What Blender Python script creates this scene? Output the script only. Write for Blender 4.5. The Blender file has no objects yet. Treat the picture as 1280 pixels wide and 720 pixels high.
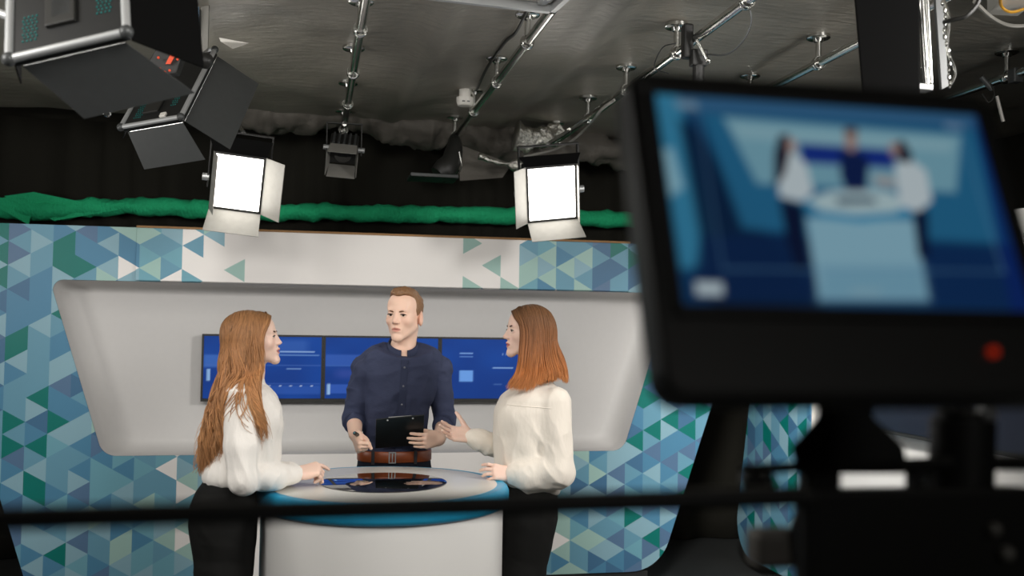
import bpy, bmesh, math, random
import numpy as np
from mathutils import Vector, Matrix
from mathutils.bvhtree import BVHTree
random.seed(7); RNG = np.random.RandomState(7)
SC = bpy.context.scene; COL = SC.collection

# ------------------------------------------------------------------ camera, world, lights, exposure
EYE = np.array([0.0, 0.0, 1.62]); FPX = 1244.4
YAW, PITCH, ROLL = math.radians(11.4), math.radians(2.2), math.radians(0.86)
CR = (Matrix.Rotation(-YAW, 3, 'Z') @ Matrix.Rotation(math.pi/2 + PITCH, 3, 'X') @ Matrix.Rotation(ROLL, 3, 'Z'))
CRN = np.array(CR)
cam = bpy.data.cameras.new('camera'); camo = bpy.data.objects.new('camera', cam); COL.objects.link(camo)
camo.matrix_world = Matrix.Translation(EYE) @ CR.to_4x4()
cam.sensor_width = 36; cam.lens = 35.0; cam.clip_start = 0.05
cam.dof.use_dof = True; cam.dof.focus_distance = 4.4; cam.dof.aperture_fstop = 2.8
SC.camera = camo
w = bpy.data.worlds.new('world'); SC.world = w; w.use_nodes = True
w.node_tree.nodes['Background'].inputs[0].default_value = (0.9, 0.95, 1, 1)
w.node_tree.nodes['Background'].inputs[1].default_value = 0.02
SC.view_settings.view_transform = 'Standard'; SC.view_settings.look = 'None'
SC.view_settings.gamma = 1; SC.view_settings.exposure = -0.24
SC.view_settings.use_curve_mapping = False

def area(name, loc, target, size, power, col=(1, 0.97, 0.93), spread=180):
    l = bpy.data.lights.new(name, 'AREA'); l.shape = 'SQUARE'; l.size = size; l.energy = power; l.color = col
    l.spread = math.radians(spread)
    o = bpy.data.objects.new(name, l); COL.objects.link(o); o.location = loc
    o.rotation_euler = (Vector(target) - Vector(loc)).to_track_quat('-Z', 'Y').to_euler()
    return o
# keys and front fill: the studio's unseen soft panels hang over the floor between the camera and the desk, outside the frame
area('key_light_left', (-1.7, 2.0, 2.6), (0.6, 4.8, 1.1), 0.6, 34)
area('key_light_right', (2.9, 2.0, 2.6), (0.3, 4.7, 1.1), 0.6, 43, spread=130)
area('front_fill_light', (0.4, 1.3, 2.8), (0.4, 5.8, 1.1), 0.9, 41)
area('added_side_wash', (1.2, 2.9, 2.76), (3.3, 5.6, 0.9), 0.4, 20, spread=55)  # added lamp without a fixture, brightens the side mural
area('added_set_wash_left', (-2.3, 4.1, 1.95), (0.6, 6.1, 1.4), 0.5, 16)  # added lamp beyond the left frame edge, lifts the set wall
area('added_set_wash_right', (2.72, 4.0, 1.95), (0.1, 6.1, 1.4), 0.4, 4)  # added bodiless lamp hidden behind the camera screen, evens out the wall
area('added_rear_fill', (0.9, -2.2, 2.8), (0.5, 1.0, 1.6), 0.8, 8)  # added weak lamp behind the camera, lifts the foreground blacks

# ------------------------------------------------------------------ helpers: pixels to places, materials, meshes
def ray(px, py):
    return CRN @ np.array([(px-640)/FPX, -(py-360)/FPX, -1.0])
def at(px, py, Y):                      # the point of the plane y = Y seen at that pixel
    d = ray(px, py); return EYE + d*(Y/d[1])
def atz(px, py, z):
    d = ray(px, py); return EYE + d*((z-EYE[2])/d[2])
def lin(c):
    return tuple(((v/255)/12.92 if v/255 <= 0.04045 else ((v/255+0.055)/1.055)**2.4) for v in c)
def rgb(*c): return lin(c) + (1.0,)

def mat(name, col, rough=0.5, metal=0.0, emit=None, es=1.0, spec=0.5, bump=None, var=None, coat=0.0, sss=0.0, sheen=0.0, trans=0.0, attr=None):
    m = bpy.data.materials.new(name); m.use_nodes = True
    nt = m.node_tree; b = nt.nodes['Principled BSDF']
    b.inputs['Base Color'].default_value = col; b.inputs['Roughness'].default_value = rough
    b.inputs['Metallic'].default_value = metal; b.inputs['Specular IOR Level'].default_value = spec
    b.inputs['Coat Weight'].default_value = coat
    if sheen: b.inputs['Sheen Weight'].default_value = sheen
    if trans: b.inputs['Transmission Weight'].default_value = trans
    if sss:
        b.inputs['Subsurface Weight'].default_value = sss; b.inputs['Subsurface Radius'].default_value = (0.012, 0.005, 0.003)
        b.inputs['Subsurface Scale'].default_value = 0.6
    if emit:
        b.inputs['Emission Color'].default_value = emit; b.inputs['Emission Strength'].default_value = es
    tc = nt.nodes.new('ShaderNodeTexCoord')
    if attr:
        a = nt.nodes.new('ShaderNodeAttribute'); a.attribute_name = attr
        nt.links.new(a.outputs['Color'], b.inputs['Base Color'])
    if var:                             # (scale, amount) gentle colour grain
        n = nt.nodes.new('ShaderNodeTexNoise'); n.inputs['Scale'].default_value = var[0]; n.inputs['Detail'].default_value = 6
        nt.links.new(tc.outputs['Object'], n.inputs['Vector'])
        mr = nt.nodes.new('ShaderNodeMapRange'); mr.inputs['To Min'].default_value = 1-var[1]; mr.inputs['To Max'].default_value = 1+var[1]
        nt.links.new(n.outputs['Fac'], mr.inputs['Value'])
        mx = nt.nodes.new('ShaderNodeMix'); mx.data_type = 'RGBA'; mx.blend_type = 'MULTIPLY'; mx.inputs['Factor'].default_value = 1
        if attr: nt.links.new(a.outputs['Color'], mx.inputs['A'])
        else: mx.inputs['A'].default_value = col
        nt.links.new(mr.outputs['Result'], mx.inputs['B']); nt.links.new(mx.outputs['Result'], b.inputs['Base Color'])
    if bump:                            # (scale xyz, strength, distance)
        mp = nt.nodes.new('ShaderNodeMapping'); mp.inputs['Scale'].default_value = bump[0]
        nt.links.new(tc.outputs['Object'], mp.inputs['Vector'])
        n = nt.nodes.new('ShaderNodeTexNoise'); n.inputs['Scale'].default_value = 1; n.inputs['Detail'].default_value = 5
        nt.links.new(mp.outputs['Vector'], n.inputs['Vector'])
        bp = nt.nodes.new('ShaderNodeBump'); bp.inputs['Strength'].default_value = bump[1]; bp.inputs['Distance'].default_value = bump[2]
        nt.links.new(n.outputs['Fac'], bp.inputs['Height']); nt.links.new(bp.outputs['Normal'], b.inputs['Normal'])
    return m

def emat(name, attr, strength):         # a lit display: colours kept per vertex
    m = bpy.data.materials.new(name); m.use_nodes = True; nt = m.node_tree; b = nt.nodes['Principled BSDF']
    b.inputs['Base Color'].default_value = (0.006, 0.006, 0.008, 1); b.inputs['Roughness'].default_value = 0.5; b.inputs['Specular IOR Level'].default_value = 0.15
    a = nt.nodes.new('ShaderNodeAttribute'); a.attribute_name = attr
    nt.links.new(a.outputs['Color'], b.inputs['Emission Color']); b.inputs['Emission Strength'].default_value = strength
    return m

def mural_mat(name, ax, x0, z0, w_, s_, xc):
    m = bpy.data.materials.new(name); m.use_nodes = True; nt = m.node_tree; N = nt.nodes; L = nt.links
    b = N['Principled BSDF']; b.inputs['Roughness'].default_value = 0.45; b.inputs['Specular IOR Level'].default_value = 0.3
    g = N.new('ShaderNodeNewGeometry'); sp = N.new('ShaderNodeSeparateXYZ'); L.new(g.outputs['Position'], sp.inputs[0])
    def M(op, a, c=None, d=None):
        n = N.new('ShaderNodeMath'); n.operation = op
        for i, v in enumerate((a, c, d)):
            if v is None: continue
            if isinstance(v, (int, float)): n.inputs[i].default_value = v
            else: L.new(v, n.inputs[i])
        return n.outputs[0]
    U = M('DIVIDE', M('SUBTRACT', sp.outputs[ax], x0), w_)
    V = M('DIVIDE', M('SUBTRACT', sp.outputs['Z'], z0), s_)
    h = M('MULTIPLY', U, 0.5)
    a = M('FLOOR', U); bb = M('FLOOR', M('ADD', V, h)); c = M('FLOOR', M('SUBTRACT', V, h))
    cb = N.new('ShaderNodeCombineXYZ'); L.new(a, cb.inputs[0]); L.new(bb, cb.inputs[1]); L.new(c, cb.inputs[2])
    wn = N.new('ShaderNodeTexWhiteNoise'); wn.noise_dimensions = '3D'; L.new(cb.outputs[0], wn.inputs['Vector'])
    xw = M('MULTIPLY_ADD', M('ADD', a, 0.5), w_, x0)           # the cell's own place along the wall
    gr = M('DIVIDE', M('SUBTRACT', M('ABSOLUTE', M('SUBTRACT', xw, xc)), 0.86), 0.95)
    gr = M('MINIMUM', M('MAXIMUM', M('MINIMUM', gr, M('MULTIPLY', gr, 3.0)), -1.5), 1.0)
    t = M('ADD', M('MULTIPLY', gr, 0.50), M('MULTIPLY_ADD', wn.outputs['Value'], 0.68, -0.15))
    t = M('MINIMUM', M('MAXIMUM', t, 0.001), 0.999)
    r = N.new('ShaderNodeValToRGB'); r.color_ramp.interpolation = 'CONSTANT'
    cols = [(0, rgb(238, 234, 230)), (0.12, rgb(160, 194, 186)), (0.25, rgb(112, 166, 182)), (0.33, rgb(138, 176, 190)), (0.46, rgb(104, 154, 176)),
            (0.60, rgb(80, 134, 166)), (0.72, rgb(70, 112, 146)), (0.80, rgb(88, 118, 150)), (0.88, rgb(10, 116, 108))]
    e = r.color_ramp.elements; e[0].position = 0; e[0].color = cols[0][1]; e[1].position = cols[1][0]; e[1].color = cols[1][1]
    for p, cc in cols[2:]:
        k = e.new(p); k.color = cc
    L.new(t, r.inputs['Fac']); L.new(r.outputs['Color'], b.inputs['Base Color'])
    return m

ORG = {}
def link(o, parent=None, org=None):
    COL.objects.link(o)
    if parent is not None: o.parent = parent; ORG[o.name] = ORG[parent.name]
    else: ORG[o.name] = np.array(org if org is not None else (0, 0, 0), float)
    return o
def thing(name, label, cat, base, group=None):
    o = bpy.data.objects.new(name, None); o.empty_display_size = 0.05; link(o, None, base); o.location = base
    return tag(o, label, cat, group)
def tag(o, label, cat, group=None):
    o['label'] = label; o['category'] = cat
    if group: o['group'] = group
    return o
def structure(o): o['kind'] = 'structure'; return o
def raw(name, v, f, mats, parent=None, mi=None, smooth=False, org=None, attr=None, bevel=0):
    """one mesh object; vertices are given in room coordinates"""
    v = np.asarray(v, float)
    if parent is not None: v = v - ORG[parent.name]
    elif org is not None: v = v - np.array(org)
    me = bpy.data.meshes.new(name)
    if isinstance(f, np.ndarray):
        k = f.shape[1]
        me.vertices.add(len(v)); me.vertices.foreach_set('co', v.astype(np.float32).ravel())
        me.loops.add(f.size); me.loops.foreach_set('vertex_index', f.astype(np.int32).ravel())
        me.polygons.add(len(f)); me.polygons.foreach_set('loop_start', np.arange(0, f.size, k, dtype=np.int32))
        me.update(calc_edges=True); me.validate()
    else:
        me.from_pydata([tuple(p) for p in v], [], [tuple(q) for q in f]); me.update()
    for m in (mats if isinstance(mats, (list, tuple)) else [mats]): me.materials.append(m)
    if mi is not None: me.polygons.foreach_set('material_index', np.asarray(mi, dtype=np.int32)[:len(me.polygons)])
    if smooth: me.polygons.foreach_set('use_smooth', np.ones(len(me.polygons), dtype=bool))
    if attr is not None:
        a = me.color_attributes.new('tint', 'FLOAT_COLOR', 'POINT')
        a.data.foreach_set('color', np.concatenate([np.asarray(attr, np.float32), np.ones((len(v), 1), np.float32)], 1).ravel())
    o = bpy.data.objects.new(name, me); link(o, parent, org)
    if parent is None and org is not None: o.location = org
    if bevel:
        b = o.modifiers.new('bevel', 'BEVEL'); b.width = bevel; b.segments = 2; b.limit_method = 'ANGLE'
    return o

def unit(v): v = np.asarray(v, float); return v/(np.linalg.norm(v)+1e-12)
def frame(d):
    d = unit(d); a = np.array([0, 0, 1.0]) if abs(d[2]) < 0.9 else np.array([1.0, 0, 0])
    x = unit(np.cross(a, d)); return x, np.cross(d, x), d
def catmull(P, n):
    P = np.asarray(P, float); m = len(P)
    if m == 2: return P[0]+(P[1]-P[0])*np.linspace(0, 1, n)[:, None]
    Q = np.vstack([2*P[0]-P[1], P, 2*P[-1]-P[-2]])
    s = np.linspace(0, m-1-1e-9, n); i = s.astype(int); t = (s-i)[:, None]
    a, b, c, d = Q[i], Q[i+1], Q[i+2], Q[i+3]
    return 0.5*(2*b+(c-a)*t+(2*a-5*b+4*c-d)*t*t+(3*b-a-3*c+d)*t**3)

class MB:
    def __init__(s): s.v = []; s.f = []; s.m = []
    def add(s, v, f, m=0):
        o = len(s.v); s.v += [tuple(map(float, p)) for p in v]; s.f += [tuple(i+o for i in q) for q in f]; s.m += [m]*len(f); return s
    def box(s, c, size, ax=None, m=0):
        ax = np.eye(3) if ax is None else np.asarray(ax); h = np.asarray(size)/2; c = np.asarray(c, float)
        v = [c + ax[0]*h[0]*i + ax[1]*h[1]*j + ax[2]*h[2]*k for i in (-1, 1) for j in (-1, 1) for k in (-1, 1)]
        f = [(0, 1, 3, 2), (4, 6, 7, 5), (0, 4, 5, 1), (2, 3, 7, 6), (0, 2, 6, 4), (1, 5, 7, 3)]
        if np.dot(np.cross(ax[0], ax[1]), ax[2]) < 0: f = [q[::-1] for q in f]
        return s.add(v, f, m)
    def tube(s, P, r, n=10, m=0, cap=True):
        P = np.asarray(P, float); r = np.broadcast_to(np.asarray(r, float), (len(P),)); T = np.gradient(P, axis=0)
        x, y, d = frame(T[0]); V = []
        for i in range(len(P)):
            d = unit(T[i]); x = unit(x-d*np.dot(x, d)); y = np.cross(d, x)
            for k in range(n):
                a = 2*math.pi*k/n; V.append(P[i]+r[i]*(x*math.cos(a)+y*math.sin(a)))
        F = [(i*n+k, i*n+(k+1) % n, (i+1)*n+(k+1) % n, (i+1)*n+k) for i in range(len(P)-1) for k in range(n)]
        if cap: F += [tuple(range(n))[::-1], tuple((len(P)-1)*n+k for k in range(n))]
        return s.add(V, F, m)
    def cyl(s, a, b, r, r2=None, n=16, m=0): return s.tube([a, b], [r, r if r2 is None else r2], n, m)
    def ball(s, c, r, n=12, k=8, m=0, ax=None):
        ax = np.eye(3) if ax is None else np.asarray(ax); r = np.broadcast_to(np.asarray(r, float), (3,)); c = np.asarray(c, float)
        V = [c+ax[2]*r[2]]; F = []
        for i in range(1, k):
            th = math.pi*i/k
            for j in range(n):
                ph = 2*math.pi*j/n; V.append(c+ax[0]*r[0]*math.sin(th)*math.cos(ph)+ax[1]*r[1]*math.sin(th)*math.sin(ph)+ax[2]*r[2]*math.cos(th))
        V.append(c-ax[2]*r[2]); e = len(V)-1
        for j in range(n): F.append((0, 1+j, 1+(j+1) % n)); F.append((e, 1+(k-2)*n+(j+1) % n, 1+(k-2)*n+j))
        for i in range(k-2):
            for j in range(n): F.append((1+i*n+j, 1+(i+1)*n+j, 1+(i+1)*n+(j+1) % n, 1+i*n+(j+1) % n))
        return s.add(V, F, m)
    def sheet(s, q, t, m=0):            # four corners, thickness t
        q = np.asarray(q, float); n = unit(np.cross(q[1]-q[0], q[3]-q[0]))*t/2
        V = [p+n for p in q]+[p-n for p in q]
        return s.add(V, [(0, 1, 2, 3), (7, 6, 5, 4), (0, 4, 5, 1), (1, 5, 6, 2), (2, 6, 7, 3), (3, 7, 4, 0)], m)
    def prism(s, loop, off, m=0):       # planar loop pushed along off
        L = [np.asarray(p, float) for p in loop]; n = len(L); V = L+[p+np.asarray(off, float) for p in L]
        F = [tuple(range(n))[::-1], tuple(range(n, 2*n))]+[(i, (i+1) % n, n+(i+1) % n, n+i) for i in range(n)]
        return s.add(V, F, m)
    def lathe(s, c, prof, n=64, m=0):   # profile of (radius, height) round a vertical axis
        c = np.asarray(c, float); V = []; F = []
        for r, z in prof:
            for k in range(n):
                a = 2*math.pi*k/n; V.append(c+np.array([r*math.cos(a), r*math.sin(a), z]))
        for i in range(len(prof)-1):
            for k in range(n): F.append((i*n+k, i*n+(k+1) % n, (i+1)*n+(k+1) % n, (i+1)*n+k))
        F.append(tuple(range(n))[::-1]); F.append(tuple((len(prof)-1)*n+k for k in range(n)))
        return s.add(V, F, m)
    def build(s, name, mats, parent=None, smooth=False, org=None, bevel=0):
        if parent is None and org is None:
            a_ = np.array(s.v); org = np.array([*((a_.min(0)+a_.max(0))/2)[:2], a_[:, 2].min()])
        o = raw(name, s.v, s.f, mats, parent, s.m, False, org, None, bevel)
        me = o.data
        bm = bmesh.new(); bm.from_mesh(me); bmesh.ops.recalc_face_normals(bm, faces=bm.faces); bm.to_mesh(me); bm.free()
        if smooth:
            me.polygons.foreach_set('use_smooth', np.ones(len(me.polygons), dtype=bool))
            me.set_sharp_from_angle(angle=math.radians(40))
        return o

# ------------------------------------------------------------------ materials
DARK = mat('black_drape_cloth', rgb(38, 37, 32), 0.9, spec=0.1, bump=((3, 3, 1), 0.5, 0.03))
CEIL = mat('charcoal_ceiling_fabric', rgb(150, 145, 134), 0.45, spec=0.5, bump=((9, 30, 20), 0.5, 0.012), var=(2.5, 0.25))
FLOOR = mat('dark_studio_floor', rgb(58, 60, 60), 0.35, var=(5, 0.15))
NICHE = mat('warm_grey_paint', rgb(206, 204, 202), 0.55, spec=0.3, var=(30, 0.02))
WHITE = mat('white_lacquer', rgb(226, 224, 220), 0.3)
WOOD = mat('raw_plywood_edge', rgb(150, 112, 70), 0.7, var=(60, 0.2))
BLACK = mat('black_plastic', rgb(38, 38, 36), 0.45, bump=((400, 400, 400), 0.15, 0.0005))
BLACKM = mat('matt_black_metal', rgb(36, 36, 35), 0.5, 0.0, bump=((90, 90, 90), 0.1, 0.001))
DGREY = mat('dark_grey_metal', rgb(72, 74, 74), 0.45, 0.3, var=(40, 0.1))
MGREY = mat('grey_sheet_metal', rgb(150, 148, 142), 0.5, 0.2, var=(30, 0.12))
CHROME = mat('galvanised_steel', rgb(205, 205, 200), 0.22, 1.0, var=(60, 0.1))
ALU = mat('brushed_aluminium', rgb(190, 192, 192), 0.42, 0.55)
GREEN = mat('green_screen_cloth', rgb(30, 184, 124), 0.85, bump=((60, 20, 40), 0.7, 0.02), var=(12, 0.18))
WPLAST = mat('white_plastic', rgb(225, 222, 214), 0.4)
BLUEL = mat('glossy_blue_lacquer', rgb(40, 166, 210), 0.3, spec=0.25)
TOPW = mat('pale_glossy_laminate', rgb(222, 221, 214), 0.28, coat=0.1)
GLASSB = mat('black_mirror_glass', rgb(6, 7, 9), 0.03, spec=1.0, coat=1.0)
LED = mat('lit_diffuser', rgb(250, 248, 242), 0.5, emit=(1, 0.96, 0.9, 1), es=9.0)
LEDB = mat('lit_diffuser_bright', rgb(250, 248, 242), 0.5, emit=(1, 0.97, 0.92, 1), es=16.0)
FOIL = mat('crinkled_foil', rgb(225, 223, 215), 0.33, 1.0, bump=((60, 60, 60), 0.9, 0.02))
SLEEVE = mat('black_duct_fabric', rgb(104, 100, 93), 0.62, spec=0.3, bump=((14, 40, 40), 0.5, 0.015))
TEAL = mat('teal_perforation', rgb(20, 120, 116), 0.5)
RED = mat('red_indicator', rgb(160, 30, 10), 0.4, emit=rgb(255, 60, 20), es=0.25)
ORANGE = mat('orange_display', rgb(190, 70, 40), 0.4, emit=rgb(255, 80, 30), es=0.35)
NAVYW = mat('navy_display_glass', rgb(13, 18, 30), 0.4, emit=rgb(30, 42, 70), es=0.12)
FIXBACK = mat('black_powder_coat', rgb(21, 22, 22), 0.5, bump=((90, 90, 90), 0.1, 0.001))
PITCH_BLACK = mat('black_flock', rgb(12, 12, 12), 0.95, spec=0.05)

# ------------------------------------------------------------------ the room shell
CZ = 3.0
def slab(name, lo, hi, m):
    return structure(MB().box((np.array(lo)+np.array(hi))/2, np.array(hi)-np.array(lo)).build(name, m, org=(np.array(lo)+np.array(hi))/2))
slab('floor', (-3.4, -3.2, -0.1), (4.9, 7.7, 0), FLOOR)
slab('wall_back', (-3.4, 7.4, 0), (4.9, 7.6, CZ+0.3), DARK)
slab('wall_left', (-3.4, -3.2, 0), (-3.2, 7.4, CZ+0.3), DARK)
slab('wall_right', (4.7, -3.2, 0), (4.9, 7.4, CZ+0.3), DARK)
slab('wall_front', (-3.2, -3.2, 0), (4.7, -3.0, CZ+0.3), DARK)

def vnoise(P, seed=0):                  # smooth value noise on an (n,3) array
    P = np.asarray(P, float); i = np.floor(P).astype(np.int64); f = P-i; f = f*f*(3-2*f); out = 0
    for a in (0, 1):
        for b in (0, 1):
            for c in (0, 1):
                h = ((i[:, 0]+a)*374761393+(i[:, 1]+b)*668265263+(i[:, 2]+c)*2147483647+seed*974634777) & 0xffffffff
                h = ((h ^ (h >> 13))*1274126177) & 0xffffffff; h = ((h ^ (h >> 16)) & 0xffff)/65535.0
                out = out+h*np.where(a, f[:, 0], 1-f[:, 0])*np.where(b, f[:, 1], 1-f[:, 1])*np.where(c, f[:, 2], 1-f[:, 2])
    return out*2-1
def grid(nx, ny):
    return np.array([(j*nx+i, j*nx+i+1, (j+1)*nx+i+1, (j+1)*nx+i) for j in range(ny-1) for i in range(nx-1)])

# the ceiling is stretched cloth: shallow sags between the pipe rows, pinned where the hangers meet it
PIPEX = [0.18, 0.907, 1.60, 2.30, 3.30]; PZ = 2.87
HANGY = [0.55, 1.29, 2.03, 2.77, 3.50, 4.24, 4.98, 5.715, 6.49]
nx, ny = 150, 180
X, Y = np.meshgrid(np.linspace(-3.3, 4.8, nx), np.linspace(-3.1, 6.95, ny))
Z = np.full_like(X, CZ)
Pn = np.stack([X.ravel()*1.3, Y.ravel()*0.8, 0*X.ravel()], 1)
Z += 0.03*vnoise(Pn, 3).reshape(X.shape)+0.012*vnoise(Pn*4, 4).reshape(X.shape)
for px_ in (-0.55, 0.52, 1.27):         # stitched seams running away from the camera
    Z += -0.03*np.exp(-((X-px_-0.03*np.sin(Y*1.7))/0.05)**2)
for px_ in PIPEX:
    for hy in HANGY:
        d2 = (X-px_)**2+(Y-hy)**2; Z = Z*(1-np.exp(-d2/0.012))+CZ*np.exp(-d2/0.012)
V = np.stack([X.ravel(), Y.ravel(), Z.ravel()], 1)
Vt = V.copy(); Vt[:, 2] = CZ+0.25
F = grid(nx, ny)[:, ::-1]
ceil_o = structure(raw('ceiling', V, F, CEIL, smooth=True))
slab('ceiling', (-3.4, -3.2, CZ+0.2), (4.9, 7.7, CZ+0.35), DARK)

# ------------------------------------------------------------------ the set: mural wall with a sunken niche
def rounded(loop, rad, n=10):           # round the corners of a 2-D loop; rad per corner
    out = []; L = [np.array(p, float) for p in loop]; k = len(L)
    for i in range(k):
        p, a, b = L[i], L[i-1], L[(i+1) % k]; u = unit(a-p); v = unit(b-p); ang = math.acos(np.clip(np.dot(u, v), -1, 1))
        d = rad[i]/math.tan(ang/2); c = p+unit(u+v)*rad[i]/math.sin(ang/2); s, e = p+u*d-c, p+v*d-c
        a0 = math.atan2(s[1], s[0]); a1 = math.atan2(e[1], e[0]); da = (a1-a0+math.pi) % (2*math.pi)-math.pi
        out += [c+rad[i]*np.array([math.cos(a0+da*t), math.sin(a0+da*t)]) for t in np.linspace(0, 1, n)]
    return out
def plate_with_hole(outer, hole, to3, thick, name, mats, parent):
    bm = bmesh.new()
    rings = []
    for lp in (outer, hole):
        vs = [bm.verts.new(to3(p, 0)) for p in lp]; rings.append(vs)
        for i in range(len(vs)): bm.edges.new((vs[i], vs[(i+1) % len(vs)]))
    bmesh.ops.triangle_fill(bm, edges=bm.edges[:], use_beauty=True)
    fs = bm.faces[:]
    r = bmesh.ops.extrude_face_region(bm, geom=fs)
    off = np.array(to3((0, 0), thick))-np.array(to3((0, 0), 0))
    bmesh.ops.translate(bm, vec=Vector(off), verts=[g for g in r['geom'] if isinstance(g, bmesh.types.BMVert)])
    bmesh.ops.recalc_face_normals(bm, faces=bm.faces)
    bmesh.ops.translate(bm, vec=-Vector(ORG[parent.name]), verts=bm.verts)
    me = bpy.data.meshes.new(name); bm.to_mesh(me); bm.free()
    for m in mats: me.materials.append(m)
    o = bpy.data.objects.new(name, me); return link(o, parent)
WY = 6.0
MUR = mural_mat('printed_triangle_mural', 'X', -1.664, 0.0375, 0.1165, 0.1345, 0.31)
setw = thing('studio_set_wall', 'wide set wall with blue and teal triangle mural and sunken grey niche', 'set wall', (0.4, WY, 0))
outer = rounded([(-1.50, 0.10), (2.18, 0.10), (2.86, 2.153), (-2.14, 2.153)], [0.03, 0.26, 0.02, 0.02])
hole = rounded([(-1.135, 0.852), (1.935, 0.852), (2.245, 1.845), (-1.445, 1.845)], [0.10, 0.10, 0.055, 0.055])
to3 = lambda p, t: (p[0], WY+t, p[1])
plate_with_hole(outer, hole, to3, 0.03, 'mural_panel', [MUR], setw)
# niche: inner cheeks and back
n = len(hole); D = 0.27; hc = np.array((0.4, 1.35)); rings = [(0.02, -0.0015), (0.02, 0.10)]+[(1-math.cos(t), 0.10+(D-0.10)*math.sin(t)) for t in np.linspace(0.2, math.pi/2, 8)]
hv = []; hf = []
for t, d in rings:
    for p in hole: hv.append((hc[0]+(p[0]-hc[0])*(1-0.055*t), WY+d, hc[1]+(p[1]-hc[1])*(1-0.13*t)))
for r_ in range(len(rings)-1): hf += [(r_*n+i, r_*n+(i+1) % n, (r_+1)*n+(i+1) % n, (r_+1)*n+i) for i in range(n)]
hf.append(tuple(range((len(rings)-1)*n, len(rings)*n)))
MB().add(hv, hf).build('niche', NICHE, setw, smooth=True)
# header board in the middle of the top: stands a little proud, plywood edge on top
hx0, hx1 = -0.985, 1.96
MB().box(((hx0+hx1)/2, WY-0.012, 2.0), (hx1-hx0, 0.022, 0.302)).build('header_board', MUR, setw, bevel=0.003)
MB().box(((hx0+hx1)/2, WY+0.01, 2.157), (hx1-hx0, 0.075, 0.012)).build('top_edge_strip', WOOD, setw)
MB().box((0.36, WY+0.12, 0.05), (3.5, 0.2, 0.1)).build('plinth', BLACKM, setw)
for px_ in (-0.9, 1.7):
    MB().box((px_, WY+0.5, 1.0), (0.06, 0.06, 2.0)).box((px_, WY+0.4, 0.03), (0.06, 0.3, 0.06)).build('brace', BLACKM, setw)

# three displays side by side in the niche
def grid_quad(name, c, ex, ey, nx, ny, fn, m, parent):
    """a flat lit picture: colours computed per vertex from (u,v) with v downwards"""
    U, Vv = np.meshgrid(np.linspace(0, 1, nx), np.linspace(0, 1, ny))
    P = np.asarray(c)+np.outer(U.ravel()-0.5, ex)+np.outer(0.5-Vv.ravel(), ey)
    return raw(name, P, grid(nx, ny)[:, ::-1], m, parent, attr=fn(U.ravel(), Vv.ravel()))
def paint_rect(C, u, v, r, c, a=1.0, s=0.006):
    k = a*np.clip((u-r[0])/s+0.5, 0, 1)*np.clip((r[2]-u)/s+0.5, 0, 1)*np.clip((v-r[1])/s+0.5, 0, 1)*np.clip((r[3]-v)/s+0.5, 0, 1)
    C += (np.array(lin(c))-C)*k[:, None]; return C
def scr_base(u, v):
    n_ = vnoise(np.stack([u*4, v*3, 0*u], 1), 5)[:, None]
    return np.array(lin((12, 72, 162)))+(np.array(lin((8, 58, 140)))-np.array(lin((12, 72, 162))))*np.clip(0.5+0.5*n_+0.4*(v[:, None]-0.5), 0, 1)
def scr_a(u, v):
    C = scr_base(u, v)
    paint_rect(C, u, v, (0.0, 0.30, 0.32, 0.50), (70, 120, 205), 0.6, 0.03); paint_rect(C, u, v, (0.42, 0.05, 0.88, 0.26), (64, 112, 196), 0.45, 0.08)
    paint_rect(C, u, v, (0.64, 0.235, 0.94, 0.25), (165, 200, 245), 0.8); paint_rect(C, u, v, (0.62, 0.29, 0.98, 0.30), (120, 165, 230), 0.6)
    paint_rect(C, u, v, (0.0, 0.45, 1, 0.475), (70, 110, 190), 0.5); paint_rect(C, u, v, (0.7, 0.515, 0.83, 0.53), (140, 180, 235), 0.6)
    paint_rect(C, u, v, (0.03, 0.53, 0.055, 0.72), (160, 200, 245), 0.8); paint_rect(C, u, v, (0.1, 0.76, 1, 0.775), (90, 130, 215), 0.6)
    paint_rect(C, u, v, (0.55, 0.79, 1, 0.93), (52, 98, 190), 0.5, 0.03)
    for k in range(5): paint_rect(C, u, v, (0.55+k*0.09, 0.79, 0.57+k*0.09, 0.80), (200, 220, 250), 0.7)
    return C
def scr_b(u, v):
    C = scr_base(u, v)
    paint_rect(C, u, v, (0.0, 0.28, 0.45, 0.46), (56, 100, 190), 0.7, 0.02); paint_rect(C, u, v, (0, 0.45, 1, 0.465), (80, 125, 205), 0.5)
    paint_rect(C, u, v, (0.02, 0.76, 0.045, 0.93), (165, 205, 250), 0.85); paint_rect(C, u, v, (0.05, 0.77, 0.3, 0.92), (56, 100, 196), 0.7)
    paint_rect(C, u, v, (0.1, 0.52, 0.35, 0.66), (62, 84, 170), 0.5, 0.1)
    return C
def scr_c(u, v):
    C = scr_base(u, v)
    paint_rect(C, u, v, (0.165, 0.53, 0.29, 0.72), (110, 165, 240), 1.0); paint_rect(C, u, v, (0.165, 0.225, 0.285, 0.245), (135, 180, 245), 0.9)
    paint_rect(C, u, v, (0.165, 0.285, 0.285, 0.30), (105, 150, 225), 0.7); paint_rect(C, u, v, (0.47, 0.47, 0.66, 0.49), (150, 190, 245), 0.9)
    paint_rect(C, u, v, (0.48, 0.76, 0.56, 0.775), (120, 165, 235), 0.7)
    for k in range(4): paint_rect(C, u, v, (0.56+k*0.03, 0.24, 0.57+k*0.03, 0.26), (160, 195, 245), 0.8)
    return C
SCR = emat('blue_display', 'tint', 0.95)
MW, MH = 0.713, 0.402
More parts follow.
